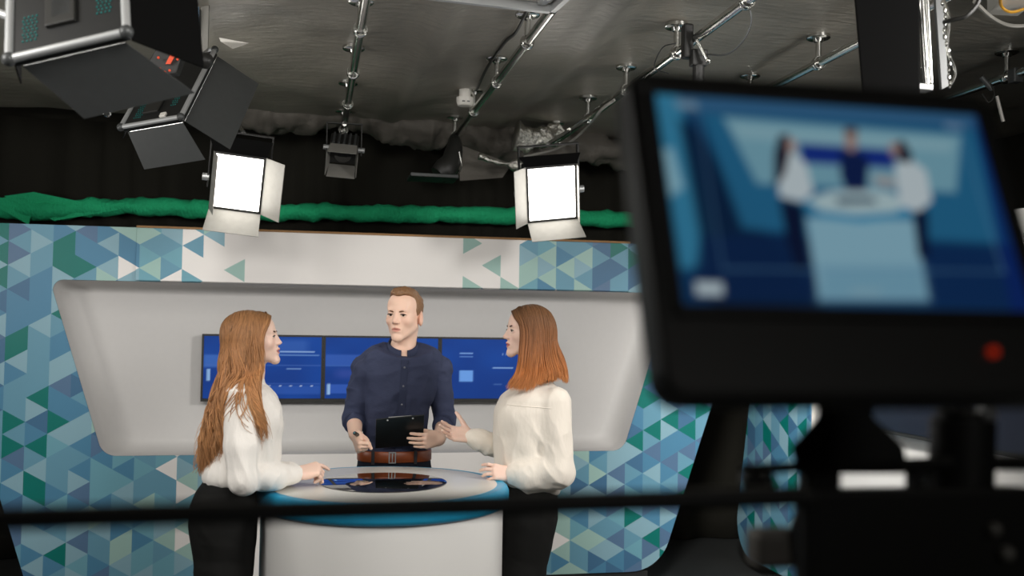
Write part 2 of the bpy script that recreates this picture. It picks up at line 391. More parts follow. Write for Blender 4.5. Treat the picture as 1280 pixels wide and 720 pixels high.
for k, (fn, lb) in enumerate(((scr_a, 'leftmost of three wall displays, partly behind the long-haired woman'), (scr_b, 'middle wall display behind the man in the navy shirt'),
                              (scr_c, 'wall display showing a pale blue square, beside the woman on the right'))):
    cx = -0.632+MW/2+k*(MW+0.001); cy = 6.195; cz = 1.346
    t = thing('wall_display', 'black-edged blue screen, '+lb, 'monitor', (cx, cy, cz-MH/2), 'displays in the niche')
    b = MB(); b.box((cx, cy+0.018, cz), (MW, 0.036, MH)); b.build('housing', BLACK, t, bevel=0.004)
    b = MB()
    for (dx, dz, sx, sz) in ((0, MH/2-0.006, MW, 0.012), (0, -MH/2+0.007, MW, 0.014), (-MW/2+0.006, 0, 0.012, MH-0.03), (MW/2-0.006, 0, 0.012, MH-0.03)):
        b.box((cx+dx, cy-0.003, cz+dz), (sx, 0.008, sz))
    b.build('bezel', BLACK, t)
    grid_quad('screen', (cx, cy-0.002, cz+0.003), np.array([MW-0.024, 0, 0]), np.array([0, 0, MH-0.03]), 97, 55, fn, SCR, t)
    MB().box((cx, cy+0.056, cz), (0.2, 0.040, 0.15)).build('wall_bracket', BLACKM, t)

# the side set: an angled mural strip, then a white fascia with a big dark display
sidew = thing('side_set_wall', 'side set wall at the right edge, narrow triangle mural beside white fascia', 'set wall', (2.95, 5.2, 0))
MUR2 = mural_mat('printed_triangle_mural_side', 'Y', 5.47, 0.03, 0.1165, 0.1345, 7.9)
sl = rounded([(6.50, 0.10), (5.43, 0.10), (5.43, 2.15), (6.02, 2.15)], [0.22, 0.02, 0.02, 0.02])
MB().prism([(2.9, p[0], p[1]) for p in sl], (0.04, 0, 0)).build('mural_panel', MUR2, sidew)
MB().box((2.96, 4.2, 1.12), (0.08, 2.42, 2.06)).build('white_fascia', WHITE, sidew, bevel=0.01)
MB().box((2.96, 5.45, 1.1), (0.10, 0.05, 2.0)).build('edge_trim', WPLAST, sidew)
disp = thing('side_display', 'large dark navy display on the white side wall behind the camera', 'monitor', (2.875, 4.0, 1.123))
MB().box((2.8725, 4.0, 1.52), (0.05, 1.66, 0.82)).build('housing', BLACK, disp)
MB().box((2.846, 4.0, 1.52), (0.006, 1.62, 0.78)).build('screen', NAVYW, disp)

# ------------------------------------------------------------------ black back drape, green roll, sagging duct sleeve
def drape(name, x0, x1, y, z0, z1, m, label, cat, seed):
    nx, nz = 160, 14
    X, Zz = np.meshgrid(np.linspace(x0, x1, nx), np.linspace(z0, z1, nz))
    Yy = y+0.03*np.sin(X*23+np.sin(X*5)*2)+0.012*vnoise(np.stack([X.ravel()*6, Zz.ravel()*2, 0*X.ravel()], 1), seed).reshape(X.shape)
    o = raw(name, np.stack([X.ravel(), Yy.ravel(), Zz.ravel()], 1), grid(nx, nz), m, smooth=True, org=((x0+x1)/2, y, z0))
    s = o.modifiers.new('thickness', 'SOLIDIFY'); s.thickness = 0.004
    return tag(o, label, cat)
drape('backdrop_curtain', -3.15, 4.6, 7.3, 0.005, 3.0, DARK, 'black floor-length curtain across the back of the studio', 'curtain', 1)

def wrinkled_tube(P, R, nseg, nring, wr, seed, flat=1.0, sag=None):
    C = catmull(P, nseg); T = np.gradient(C, axis=0); V = []
    for i in range(nseg):
        d = unit(T[i]); x = unit(np.cross(d, (0, 0, 1))); z = np.cross(x, d); Ri = R(i/(nseg-1)) if callable(R) else R
        for k in range(nring):
            a = 2*math.pi*k/nring; V.append(C[i]+Ri*(x*math.cos(a)+z*math.sin(a)*flat))
    V = np.array(V); nrm = V-np.repeat(C, nring, 0); L = np.linalg.norm(nrm, axis=1, keepdims=True); nrm /= L
    V = V+nrm*(wr*vnoise(V*np.array([13, 9, 9])+seed, seed)+0.5*wr*vnoise(V*np.array([31, 20, 20]), seed+1))[:, None]*1.0
    F = [(i*nring+k, i*nring+(k+1) % nring, (i+1)*nring+(k+1) % nring, (i+1)*nring+k) for i in range(nseg-1) for k in range(nring)]
    F += [tuple(range(nring))[::-1], tuple((nseg-1)*nring+k for k in range(nring))]
    return V, F
gp = [at(-40, 258, 7.16), at(60, 262, 7.16), at(170, 258, 7.16), at(300, 264, 7.16), at(430, 266, 7.16), at(600, 269, 7.16), at(800, 275, 7.16), at(1000, 281, 7.16)]
V, F = wrinkled_tube(gp, lambda s: 0.072+0.02*math.exp(-((s-0.13)/0.06)**2), 170, 20, 0.018, 11, 0.85)
gr = thing('green_screen_roll', 'rolled green chroma cloth hanging in a band above the set wall', 'cloth roll', gp[3])
raw('rolled_cloth', V, F, GREEN, gr, smooth=True)
fl = MB()                               # a loose corner of the cloth drooping at the left
for q in ([(5, 245), (42, 240), (150, 262), (68, 276)], [(-20, 250), (12, 246), (40, 262), (36, 281)]):
    P = [at(x, y, 7.06+0.02*i) for i, (x, y) in enumerate(q)]; fl.sheet(P, 0.006)
fl.build('loose_fold', GREEN, gr)
MB().tube([at(-60, 251, 7.2), at(1010, 273, 7.2)], 0.02, 8).build('roll_core', BLACKM, gr)

dk = thing('fabric_duct', 'sagging black fabric duct slung under the back of the ceiling', 'duct', at(430, 160, 6.75))
def duct_part(name, pts, R, seed, m=SLEEVE, wr=0.034, Y=6.78, flat=0.8):
    P = [at(x, y, Y) for x, y in pts]
    V, F = wrinkled_tube(P, R, 70, 26, wr, seed, flat); return raw(name, V, F, m, dk, smooth=True)
duct_part('duct_section', [(262, 112), (300, 126), (345, 140), (390, 142), (438, 138)], lambda s: 0.12+0.05*math.sin(math.pi*min(1, s+0.1)), 21)
duct_part('duct_section', [(424, 138), (470, 148), (515, 158), (550, 158), (580, 154)], lambda s: 0.11+0.075*math.sin(math.pi*s), 22)
duct_part('duct_section', [(562, 158), (600, 174), (640, 184), (690, 182), (740, 184), (800, 196)], lambda s: 0.125+0.03*math.sin(math.pi*s), 23, Y=6.85)
duct_part('foil_hose', [(644, 170), (665, 175), (688, 173), (702, 164)], 0.085, 24, FOIL, 0.05, 6.45)
duct_part('foil_cuff', [(598, 197), (625, 204), (650, 207), (690, 202)], 0.030, 25, FOIL, 0.022, 6.45)
q = [at(572, 180, 6.7), at(640, 205, 6.66), at(628, 222, 6.7), at(575, 226, 6.75)]
MB().sheet(q, 0.01).build('hanging_flap', SLEEVE, dk)

# ------------------------------------------------------------------ pipe grid
PLAB = ['steel ceiling pipe left of the others, ending above the dark spotlight', 'steel ceiling pipe with a smoke detector beside it, left of centre',
        'steel ceiling pipe running down to the right-hand lit panel', 'steel ceiling pipe just left of the black lamp column', 'short steel ceiling pipe at the far right edge']
for i, px_ in enumerate(PIPEX):
    y1 = 6.56 if i < 3 else 6.3
    t = thing('ceiling_pipe', PLAB[i], 'pipe', (px_, HANGY[0], PZ), 'ceiling pipe grid')
    MB().cyl((px_, 0.3, PZ), (px_, y1, PZ), 0.0205, n=14).build('tube', CHROME, t, smooth=True)
    for hy in HANGY:
        if hy > y1: continue
        MB().cyl((px_, hy-0.018, PZ), (px_, hy+0.018, PZ), 0.030, n=14).ball((px_, hy, PZ), 0.033).build('collar', CHROME, t, smooth=True)
        MB().cyl((px_, hy, PZ+0.02), (px_, hy, CZ-0.01), 0.0135, n=12).cyl((px_, hy, CZ-0.03), (px_, hy, CZ-0.012), 0.02, 0.026, n=12).build('hanger', CHROME, t, smooth=True)
        MB().lathe((px_, hy, CZ-0.012), [(0.05, -0.004), (0.055, 0.0), (0.055, 0.014)], 18).build('flange', CHROME, t, smooth=True)
sm = thing('smoke_detector', 'white round smoke detector on the ceiling beside the second pipe', 'detector', at(581, 125, 5.72))
c = at(581, 126, 5.70)
MB().lathe(c, [(0.02, -0.034), (0.04, -0.03), (0.046, -0.018), (0.05, 0.0), (0.05, 0.018)], 24).build('body', WPLAST, sm, smooth=True)
b = MB()
for s in (-1, 1): b.box(c+np.array([0.014*s, -0.047, -0.012]), (0.015, 0.008, 0.006))
b.build('vent', DGREY, sm)
MB().cyl(c+np.array([0, 0, 0.018]), (c[0], c[1], CZ), 0.034).build('mount', WPLAST, sm)
tag(MB().tube(catmull([atz(660, 12, 2.975), atz(645, 40, 2.97), atz(632, 52, 2.975), atz(615, 75, 2.97), atz(606, 90, 2.975), atz(596, 112, 2.97)], 30), 0.008, 6)
    .build('power_cable', BLACK, smooth=True), 'black cable strung along the ceiling beside the second pipe', 'cable')
tag(MB().tube(catmull([at(768, 125, 4.75), at(752, 137, 4.9), at(735, 158, 5.7), at(712, 178, 6.0), at(690, 188, 6.2), at(655, 196, 6.35)], 30), 0.008, 6)
    .build('power_cable', MGREY, smooth=True), 'grey cable trailing under the pipe towards the foil hose', 'cable')

# ------------------------------------------------------------------ lit LED panels with barn doors (back lights), lamps
def door(hinge_a, hinge_b, out, L, flare=0.0, th=0.003):
    a, b, o = np.array(hinge_a), np.array(hinge_b), np.array(out); e = unit(b-a)
    return MB().sheet([a, b, b+o*L+e*flare, a+o*L-e*flare], th)
def led_panel(c, e1, e2, w_, h_, label, angs, lens, hang, group):
    """e1 to the right, e2 up, as seen from the lit side; angs: how far each door (top,right,bottom,left) swings out from the face"""
    c = np.array(c); e1 = unit(e1); e2 = unit(e2-e1*np.dot(e1, e2)); n_ = np.cross(e1, e2)
    t = thing('led_panel', label, 'studio light', c, group)
    MB().box(c-n_*0.05, (w_+0.03, h_+0.03, 0.09), (e1, e2, n_)).build('housing', BLACKM, t, bevel=0.006)
    MB().box(c-n_*0.001, (w_, h_, 0.012), (e1, e2, n_)).build('diffuser', LED, t, bevel=0.004)
    fr = MB()
    for (p, sx, sy) in ((e2*(h_/2+0.006), w_+0.03, 0.012), (-e2*(h_/2+0.006), w_+0.03, 0.012)): fr.box(c+p, (sx, sy, 0.02), (e1, e2, n_))
    for p in (e1*(w_/2+0.006), -e1*(w_/2+0.006)): fr.box(c+p, (0.012, h_, 0.02), (e1, e2, n_))
    fr.build('frame', BLACKM, t)
    hw, hh = w_/2+0.012, h_/2+0.012
    sides = [(-e1*hw+e2*hh, e1*hw+e2*hh, e2), (e1*hw+e2*hh, e1*hw-e2*hh, e1), (e1*hw-e2*hh, -e1*hw-e2*hh, -e2), (-e1*hw-e2*hh, -e1*hw+e2*hh, -e1)]
    for k, (a, b, o) in enumerate(sides):
        A = math.radians(angs[k]); out = o*math.cos(A)+n_*math.sin(A)
        door(c+a+n_*0.008, c+b+n_*0.008, out, lens[k], (0.03, 0.0, 0.008, 0.0)[k]).build('barn_door', MGREY if k != 0 else PITCH_BLACK, t)
    y = MB(); bk = c-n_*0.05
    for s in (-1, 1): y.box(bk+e1*s*(w_/2+0.035)+e2*0.10, (0.008, h_*0.5+0.16, 0.03), (e1, e2, n_))
    y.box(bk+e2*(h_/2+0.115), (w_+0.078, 0.008, 0.03), (e1, e2, n_)); y.build('yoke', BLACKM, t)
    for s in (-1, 1): MB().cyl(bk+e1*s*(w_/2+0.03), bk+e1*s*(w_/2+0.065), 0.02).build('tilt_knob', ALU, t, smooth=True)
    top = bk+e2*(h_/2+0.12); hang = np.array(hang)
    MB().cyl(top, top+(hang-top)*0.55, 0.012).cyl(top+(hang-top)*0.5, hang, 0.018).ball(hang, 0.03).build('spigot', CHROME, t, smooth=True)
    if hang[2] < PZ-0.01: MB().cyl(hang, (hang[0], hang[1], CZ), 0.012).build('drop_rod', BLACKM, t, smooth=True)
    return t
def px_axes(Y, TL, TR, BR, BL):
    a, b, c_, d = (at(*p, Y) for p in (TL, TR, BR, BL)); return (a+b+c_+d)/4, (b-a+c_-d)/2, (a-d+b-c_)/2
c, ex, ey = px_axes(5.45, (273, 193), (335, 203), (318, 262), (262, 256))
led_panel(c, ex, ey+np.array([0, -0.09, 0]), np.linalg.norm(ex)*1.0, np.linalg.norm(ey)*1.06, 'lit square panel with barn doors hanging left, above the long-haired woman',
          (12, 52, 55, 104), (0.09, 0.17, 0.16, 0.16), at(292, 150, 5.75), 'lit panels above the set')
c, ex, ey = px_axes(5.35, (656, 214), (714, 208), (723, 270), (665, 274))
led_panel(c, ex, ey+np.array([0, -0.09, 0]), np.linalg.norm(ex)*1.0, np.linalg.norm(ey)*1.06, 'lit square panel with barn doors hanging right, above the auburn-haired woman',
          (-25, 100, 60, 50), (0.06, 0.10, 0.15, 0.14), (1.60, 5.715, PZ), 'lit panels above the set')

# unlit spotlight under the end of the first pipe: ribbed body, square barn doors pointing down at the set
t = thing('spotlight', 'small black ribbed spotlight with barn doors below the left-hand pipe end', 'studio light', at(427, 232, 6.0))
c = at(430, 186, 6.15); e1 = unit(at(440, 187, 6.15)-c); ax = unit(at(424, 222, 5.86)-c); e2 = unit(np.cross(ax, e1))
Lb = 0.15
b = MB(); b.box(c+ax*0.0, (0.17, 0.13, Lb), (e1, e2, ax)); b.build('housing', BLACKM, t, bevel=0.008)
for k in range(5): MB().box(c+e1*(k-2)*0.032-e2*0.068*np.sign(np.dot(e2, (0, 1, 0))), (0.012, 0.016, Lb*0.9), (e1, e2, ax)).build('cooling_fin', DGREY, t)
m0 = c+ax*(Lb/2+0.004); hw, hh = 0.078, 0.07
for a, b_, o in ((-e1*hw+e2*hh, e1*hw+e2*hh, e2), (e1*hw+e2*hh, e1*hw-e2*hh, e1), (e1*hw-e2*hh, -e1*hw-e2*hh, -e2), (-e1*hw-e2*hh, -e1*hw+e2*hh, -e1)):
    door(m0+a, m0+b_, unit(ax*1.0+o*0.10), 0.135, 0.006).build('barn_door', MGREY, t)
MB().lathe((0, 0, 0), [(0.05, 0), (0.052, 0.01), (0.03, 0.014)], 20).build('lens', GLASSB, t)
lens = t.children[-1]
for v in lens.data.vertices: p = np.array(v.co)+ORG[t.name]; v.co = Vector(m0+e1*p[0]+e2*p[1]+ax*p[2]*0.3-ORG[t.name])
y = MB()
for s in (-1, 1): y.box(c+e1*s*0.105+(0, 0, 0.06), (0.006, 0.025, 0.19), np.eye(3))
y.box(c+np.array([0, 0, 0.155]), (0.22, 0.025, 0.006)); y.build('yoke', BLACKM, t)
for s in (-1, 1): MB().cyl(c+e1*s*0.085, c+e1*s*0.125, 0.016).build('tilt_knob', ALU, t, smooth=True)
MB().cyl(c+np.array([0, 0, 0.155]), (PIPEX[0], 6.50, PZ), 0.014).ball((PIPEX[0], 6.50, PZ-0.02), 0.03).build('clamp', CHROME, t, smooth=True)

# flat softbox seen edge-on under the second pipe
t = thing('slim_softbox', 'black shiny lamp with flat edge-on front below the second pipe end', 'studio light', at(560, 222, 6.2))
p0, p1 = at(511, 221, 6.15), at(570, 224, 6.15)
MB().box((p0+p1)/2, (np.linalg.norm(p1-p0), 0.24, 0.022), (unit(p1-p0), (0, 1, 0), np.cross(unit(p1-p0), (0, 1, 0)))).build('front_frame', DGREY, t, bevel=0.004)
MB().tube(catmull([at(548, 219, 6.2), at(562, 205, 6.22), at(568, 186, 6.28), at(568, 172, 6.4)], 12), [0.06, 0.07, 0.075, 0.07, 0.066, 0.06, 0.06, 0.055, 0.05, 0.045, 0.04, 0.03], 20).build('housing', BLACK, t, smooth=True)
MB().cyl(at(568, 174, 6.4), (PIPEX[1], 6.48, PZ-0.02), 0.018).ball((PIPEX[1], 6.49, PZ-0.015), 0.034).build('clamp', CHROME, t, smooth=True)
MB().tube(catmull([at(574, 190, 6.2), at(577, 208, 6.2), at(570, 221, 6.18)], 10), 0.006, 6).build('side_arm', CHROME, t, smooth=True)

# two fixtures whose backs we see, aimed at the set
def back_fixture(BL, BR, Y0, Y1, H_, lean, label, doors, vents, dials):
    a, b_ = at(*BL, Y0), at(*BR, Y1); e1 = unit(b_-a); W = np.linalg.norm(b_-a); up = unit(np.array([lean[0], lean[1], 1.0])); up = unit(up-e1*np.dot(up, e1))
    n_ = np.cross(e1, up)               # towards the camera: the fixture's back
    c = (a+b_)/2+up*H_/2; dp = 0.03
    t = thing('light_fixture', label, 'studio light', a, 'fixtures seen from behind')
    MB().box(c-n_*dp/2, (W, H_, dp), (e1, up, n_)).build('housing', FIXBACK, t, bevel=0.004)
    MB().box(c-n_*(dp+0.004), (W-0.03, H_-0.03, 0.008), (e1, up, n_)).build('diffuser', LEDB, t)
    cn = [c+e1*W/2*i+up*H_/2*j for i, j in ((-1, -1), (1, -1), (1, 1), (-1, 1))]
    for k in range(4): MB().cyl(cn[k], cn[(k+1) % 4], 0.0105 if W > 0.2 else 0.009).build('edge_rail', ALU, t, smooth=True)
    for p in cn: MB().ball(p, 0.017).build('corner_cap', DGREY, t, smooth=True)
    v = MB()                            # rows of small teal perforations on the back
    for (u0, v0, nu, nv) in vents:
        for i in range(nu):
            for j in range(nv):
                p = a+e1*W*(u0+i*0.035+0.012*(j % 2))+up*H_*(v0+j*0.03)+n_*0.0015
                v.box(p, (0.0042*W/0.3, 0.0026*W/0.3, 0.003), (unit(e1+0.5*up), up, n_))
    v.build('vent_holes', TEAL, t)['kind'] = 'stuff'
    for (u0, v0, su, sv, m) in dials:
        MB().box(a+e1*W*u0+up*H_*v0+n_*0.005, (W*su, H_*sv, 0.012), (e1, up, n_)).build('control_box', m, t, bevel=0.003)
    fb = -n_*dp
    for nm, (p, q, out) in doors.items():
        P = a+e1*W*p[0]+up*H_*p[1]+fb; Q = a+e1*W*q[0]+up*H_*q[1]+fb; out = np.array(out)
        door(P, Q, unit(out), np.linalg.norm(out), 0.015 if 'side' not in nm else 0.0).build('barn_door', PITCH_BLACK if 'dark' in nm else DGREY, t)
    return t, a, e1, up, n_, W
t, a, e1, up, n_, W = back_fixture((11, 74), (158, 40), 2.50, 2.45, 0.36, (0.13, 0.45), 'large dark light fixture at the top left corner, seen from behind',
    {'bottom': ((0.06, 0), (0.94, 0), (0.14, 0.07, -0.10)), 'side_dark': ((1, 0.0), (1, 1), (0.155, 0.10, -0.03)), 'left_dark': ((0, 1), (0, 0), (-0.02, 0.12, 0.0))},
    [(0.12, 0.12, 4, 8), (0.76, 0.22, 4, 6)], [(0.45, 0.36, 0.26, 0.34, BLACK), (0.46, 0.37, 0.18, 0.24, DGREY)])
MB().cyl(a+up*0.25-e1*0.10-n_*0.05, a+up*0.17+e1*0.0-n_*0.05, 0.011).build('yoke', ALU, t, smooth=True)
MB().box(a+e1*W*0.5+up*0.36-n_*0.05, (0.05, 0.12, 0.05), (e1, up, n_)).cyl(a+e1*W*0.5+up*0.40-n_*0.05, (*(a+e1*W*0.5+up*0.40-n_*0.05)[:2], CZ-0.02), 0.02).build('suspension', BLACKM, t)
t, a, e1, up, n_, W = back_fixture((151, 159), (226, 146), 4.42, 4.30, 0.50, (0.33, 0.80), 'second dark light fixture behind the corner one, round knob on its rail',
    {'bottom': ((0.06, 0), (0.98, 0), (0.075, 0.05, -0.145)), 'side': ((1, 0.02), (1, 0.98), (0.18, 0.06, -0.10)), 'left_dark': ((0, 1), (0, 0), (-0.02, 0.1, 0.0))},
    [(0.16, 0.10, 4, 8), (0.72, 0.2, 3, 9)], [(0.42, 0.26, 0.26, 0.26, BLACK), (0.68, 0.06, 0.10, 0.05, WPLAST)])
MB().ball(at(257, 76, 4.25), 0.034).cyl(at(257, 76, 4.25), at(250, 78, 4.4), 0.016).build('tilt_knob', BLACK, t, smooth=True)
MB().sheet([at(274, 47, 4.4), at(312, 54, 4.35), at(291, 61, 4.3), at(276, 52, 4.4)], 0.004).build('top_door_painted_lit', WPLAST, t)  # top barn door, its lit look put into the white colour
MB().sheet([at(236, -8, 4.5), at(252, -8, 4.5), at(250, 70, 4.45), at(238, 50, 4.45)], 0.03).build('yoke', DGREY, t)
MB().sheet([at(252, -8, 4.46), at(262, -8, 4.46), at(260, 62, 4.42), at(252, 68, 4.42)], 0.03).build('suspension', MGREY, t)
MB().sheet([at(239, 16, 4.40), at(249, 8, 4.40), at(249, 40, 4.40), at(238, 46, 4.40)], 0.004).build('maker_plate', mat('blue_white_plate', rgb(110, 140, 165), 0.4, var=(90, 0.6)), t)
t = thing('dimmer_box', 'small control box with glowing orange readout between the two fixtures', 'control box', at(210, 90, 3.9))
P = [at(x, y, 3.9) for x, y in ((186, 76), (199, 54), (232, 56), (220, 92), (196, 94))]
MB().prism(P, (0, 0.12, 0.02)).build('housing', BLACKM, t, bevel=0.004)
MB().sheet([at(207, 80, 3.88), at(214, 66, 3.88), at(221, 66, 3.88), at(213, 80, 3.88)], 0.004).build('readout', ORANGE, t)
b = MB()
for (x, y) in ((200, 86), (206, 90), (198, 72), (212, 88), (222, 74)): b.ball(at(x, y, 3.87), 0.005)
b.build('indicator_light', ORANGE, t)
MB().cyl(at(209, 60, 3.96), (*at(209, 60, 3.96)[:2], CZ), 0.012).build('suspension', BLACKM, t)
t = thing('safety_hook', 'thin hook dangling under the corner light fixture', 'hook', at(134, 140, 3.0))
MB().cyl(at(136, 108, 3.0), at(134, 138, 3.0), 0.004).ball(at(134, 141, 3.0), 0.012).build('hook', CHROME, t, smooth=True)
MB().cyl(at(136, 108, 3.0), (at(136, 108, 3.0)[0], 3.0, CZ), 0.003).build('cord', BLACKM, t)

# aluminium-framed overhead lamp at the top edge
t = thing('overhead_lamp', 'aluminium framed overhead lamp cut by the top edge of the photo', 'studio light', atz(690, 15, 2.80))
a, b_ = atz(548, -1, 2.80), atz(690, 15, 2.80); e1 = unit(b_-a); e2 = np.array([-e1[1], e1[0], 0]); L = np.linalg.norm(b_-a)+0.25
if e2[1] > 0: e2 = -e2
a = b_-e1*L
b = MB()
for p, q in ((a, b_), (b_, b_+e2*0.5), (a, a+e2*0.5), (a+e2*0.5, b_+e2*0.5)): d = unit(q-p); b.box((p+q)/2+(0, 0, 0.025), (np.linalg.norm(q-p)+0.02, 0.02, 0.06), (d, (-d[1], d[0], 0), (0, 0, 1)))
b.build('frame', ALU, t)
MB().box((a+b_)/2+e2*0.25+(0, 0, 0.04), (L-0.03, 0.46, 0.03), (e1, -e2, (0, 0, 1))).build('pale_diffuser', WPLAST, t)
for s in (0.25, 0.6, 0.93): MB().box(a+e1*L*s+e2*0.25+(0, 0, 0.02), (0.03, 0.46, 0.012), (e1, -e2, (0, 0, 1))).build('louvre', ALU, t)
MB().cyl(a+e1*L*0.5+e2*0.25+(0, 0, 0.05), (*(a+e1*L*0.5+e2*0.25)[:2], CZ), 0.015).build('suspension', CHROME, t)

# right: black lamp column, chrome telescope, hook clamp, ceiling box
t = thing('black_column_lamp', 'broad black lamp column hanging from the ceiling behind the camera screen', 'studio light', at(1110, 110, 2.6))
q = [at(1067, -10, 2.6), at(1150, -10, 2.6), at(1150, 130, 2.6), at(1079, 130, 2.6)]
MB().prism(q, (0.062, 0.10, 0)).build('housing', PITCH_BLACK, t, bevel=0.006)
MB().cyl((q[0]+q[1])/2+np.array([0, 0.06, -0.01]), (*((q[0]+q[1])/2+np.array([0, 0.06, 0]))[:2], CZ), 0.03).build('suspension', BLACKM, t)
t = thing('telescopic_hanger', 'chrome telescopic hanger with cables and chain near the top right', 'hanger', at(1160, 110, 2.7))
MB().cyl(at(1146, -60, 2.72), at(1156, 84, 2.72), 0.012).cyl(at(1156, 84, 2.72), at(1158, 108, 2.72), 0.009).build('tube', CHROME, t, smooth=True)
MB().cyl(at(1155, -60, 2.75), at(1163, 104, 2.75), 0.008).build('inner_tube', CHROME, t, smooth=True)
MB().sheet([at(1164, -60, 2.74), at(1174, -60, 2.74), at(1184, 108, 2.74), at(1176, 112, 2.74)], 0.012).build('rail', DGREY, t)
MB().box(at(1151, 110, 2.72), (0.06, 0.04, 0.02)).build('foot_bracket', ALU, t, bevel=0.003)
for k in range(13):
    p = at(1178+k*0.9+2*math.sin(k), 4+k*8.4, 2.66); MB().ball(p, (0.006, 0.004, 0.010) if k % 2 else (0.004, 0.006, 0.010), 8, 6).build('chain_link', CHROME, t, smooth=True)
MB().tube(catmull([at(1180, 28, 2.66), at(1194, 24, 2.62), at(1208, 20, 2.6), at(1222, 4, 2.6), at(1226, -16, 2.6)], 24), 0.007, 8).build('power_cable', BLACK, t, smooth=True)
MB().tube(catmull([at(1172, -20, 2.7), at(1186, 20, 2.66), at(1184, 60, 2.66), at(1194, 90, 2.66), at(1186, 110, 2.66)], 24), 0.004, 6).build('safety_cable', CHROME, t, smooth=True)
t = thing('hook_clamp', 'black hook clamp with levers gripping the third pipe above the camera screen', 'clamp', at(858, 78, 4.0))
MB().box(at(859, 52, 4.02), (0.045, 0.05, 0.15)).build('jaw', BLACKM, t, bevel=0.01)
MB().box(at(873, 73, 4.0), (0.07, 0.05, 0.07)).cyl(at(873, 80, 4.0), at(873, 120, 4.0), 0.025).build('bracket', BLACKM, t, bevel=0.006)
MB().cyl(at(871, 50, 3.96), at(884, 75, 3.94), 0.008).ball(at(885, 76, 3.94), 0.013).build('lever', CHROME, t, smooth=True)
MB().tube(catmull([at(936, 6, 3.5), at(939, 28, 3.52), at(928, 52, 3.6), at(908, 68, 3.75), at(884, 68, 3.95)], 24), 0.004, 6).build('safety_cable', DGREY, t, smooth=True)
MB().tube(catmull([at(845, 54, 4.2), at(828, 60, 4.2), at(818, 84, 4.2), at(836, 92, 4.2)], 20), 0.003, 6).build('safety_loop', DGREY, t, smooth=True)
t = thing('ceiling_box', 'small white junction box on the ceiling at the top right corner', 'junction box', atz(1262, 10, 2.95))
q = [atz(x, y, 2.93) for x, y in ((1234, 18), (1258, -8), (1300, -2), (1272, 20))]
MB().prism(q, (0, 0, 0.06)).build('box', WPLAST, t)
MB().tube(catmull([atz(1250, -6, 2.92), atz(1252, 8, 2.92), atz(1264, 15, 2.90), atz(1284, 10, 2.92)], 16), 0.006, 6).build('yellow_cable', mat('yellow_cable_sheath', rgb(190, 140, 40), 0.5), t, smooth=True)
MB().tube(catmull([atz(1218, 2, 2.90), atz(1240, 22, 2.88), atz(1262, 32, 2.88), atz(1290, 32, 2.88)], 20), 0.008, 6).build('grey_cable', MGREY, t, smooth=True)
t = thing('pipe_clamp_set', 'small steel clamp and wires on the short pipe at the right edge', 'clamp', at(1232, 110, 4.1))
MB().box((3.30, 4.18, 2.862), (0.05, 0.05, 0.07)).build('jaw', DGREY, t, bevel=0.006)
MB().cyl(at(1226, 96, 4.15), at(1240, 112, 4.15), 0.012).build('lever', DGREY, t, smooth=True)
MB().cyl(at(1246, 120, 4.05), at(1254, 152, 4.05), 0.008).build('drop_rod', MGREY, t, smooth=True)
MB().tube(catmull([at(1238, 104, 4.1), at(1243, 118, 4.06), at(1236, 128, 4.05), at(1228, 118, 4.08)], 16), 0.004, 6).build('wire', BLACK, t, smooth=True)

# ------------------------------------------------------------------ the presenters' desk
DC = atz(479.5, 609, 0.99); DC = np.array([0.292, 3.90, 0.0]); DR = 0.485
desk = thing('presenter_desk', 'round presenters desk, white top with blue rim and dark glass centre', 'desk', DC)
MB().lathe(DC+(0, 0, 1.006), [(0.43, -0.076), (0.468, -0.075), (DR-0.006, -0.068), (DR, -0.055), (DR, -0.022), (DR-0.006, -0.008), (DR-0.016, -0.001), (DR-0.03, 0.0)], 96).build('rim', BLUEL, desk, smooth=True)
MB().lathe(DC+(0, 0, 1.006), [(DR-0.047, -0.003), (DR-0.047, 0.0015), (DR-0.05, 0.002)], 96).build('white_top', TOPW, desk, smooth=True)
MB().lathe(DC+(0, 0, 1.008), [(0.243, -0.001), (0.243, 0.0025), (0.241, 0.003)], 96).build('glass_inset', GLASSB, desk, smooth=True)
lp = []                                 # curved pedestal front, flat towards the back
for k in range(96):
    a = 2*math.pi*k/96; ca, sa = math.cos(a), math.sin(a)
    lp.append((DC[0]+0.462*ca, DC[1]+0.462*sa, 0.0))
MB().prism(lp, (0, 0, 0.936)).build('pedestal', WHITE, desk, smooth=True)

# ------------------------------------------------------------------ foreground: studio camera with its screen, black rail
MC = np.array([0.354, 0.620, 1.708]); mu, mv, mw = unit((1, 0.008, -0.001)), unit((-0.002, 0.362, 0.932)), None
mv = unit(mv-mu*np.dot(mu, mv)); mw = np.cross(mu, mv)             # mw points to the viewer
SW, SH = 0.25, 0.15625
cr = thing('studio_camera', 'black studio camera in the foreground with a large screen showing the set', 'camera', (0.43, 0.95, 0.0))
L2 = rounded([(-SW/2-0.019, -SH/2-0.060), (SW/2+0.019, -SH/2-0.060), (SW/2+0.019, SH/2+0.022), (-SW/2-0.019, SH/2+0.022)], [0.018]*4, 6)
MB().prism([MC-mw*0.002+mu*p[0]+mv*p[1] for p in L2], -mw*0.032).build('screen_housing', BLACK, cr, bevel=0.004)
hd = cr.children[-1]
MB().box(MC-mw*0.0005-mv*(SH/2+0.029)+mu*(SW/2-0.037), (0.006, 0.006, 0.006), (mu, mv, mw)).build('record_light', RED, hd, bevel=0.002)
S2 = np.array([(97, 72), (832, 115), (945, 575), (180, 548)], float)   # corners of the picture, in the units the shapes below are drawn in
A = []; Bv = []
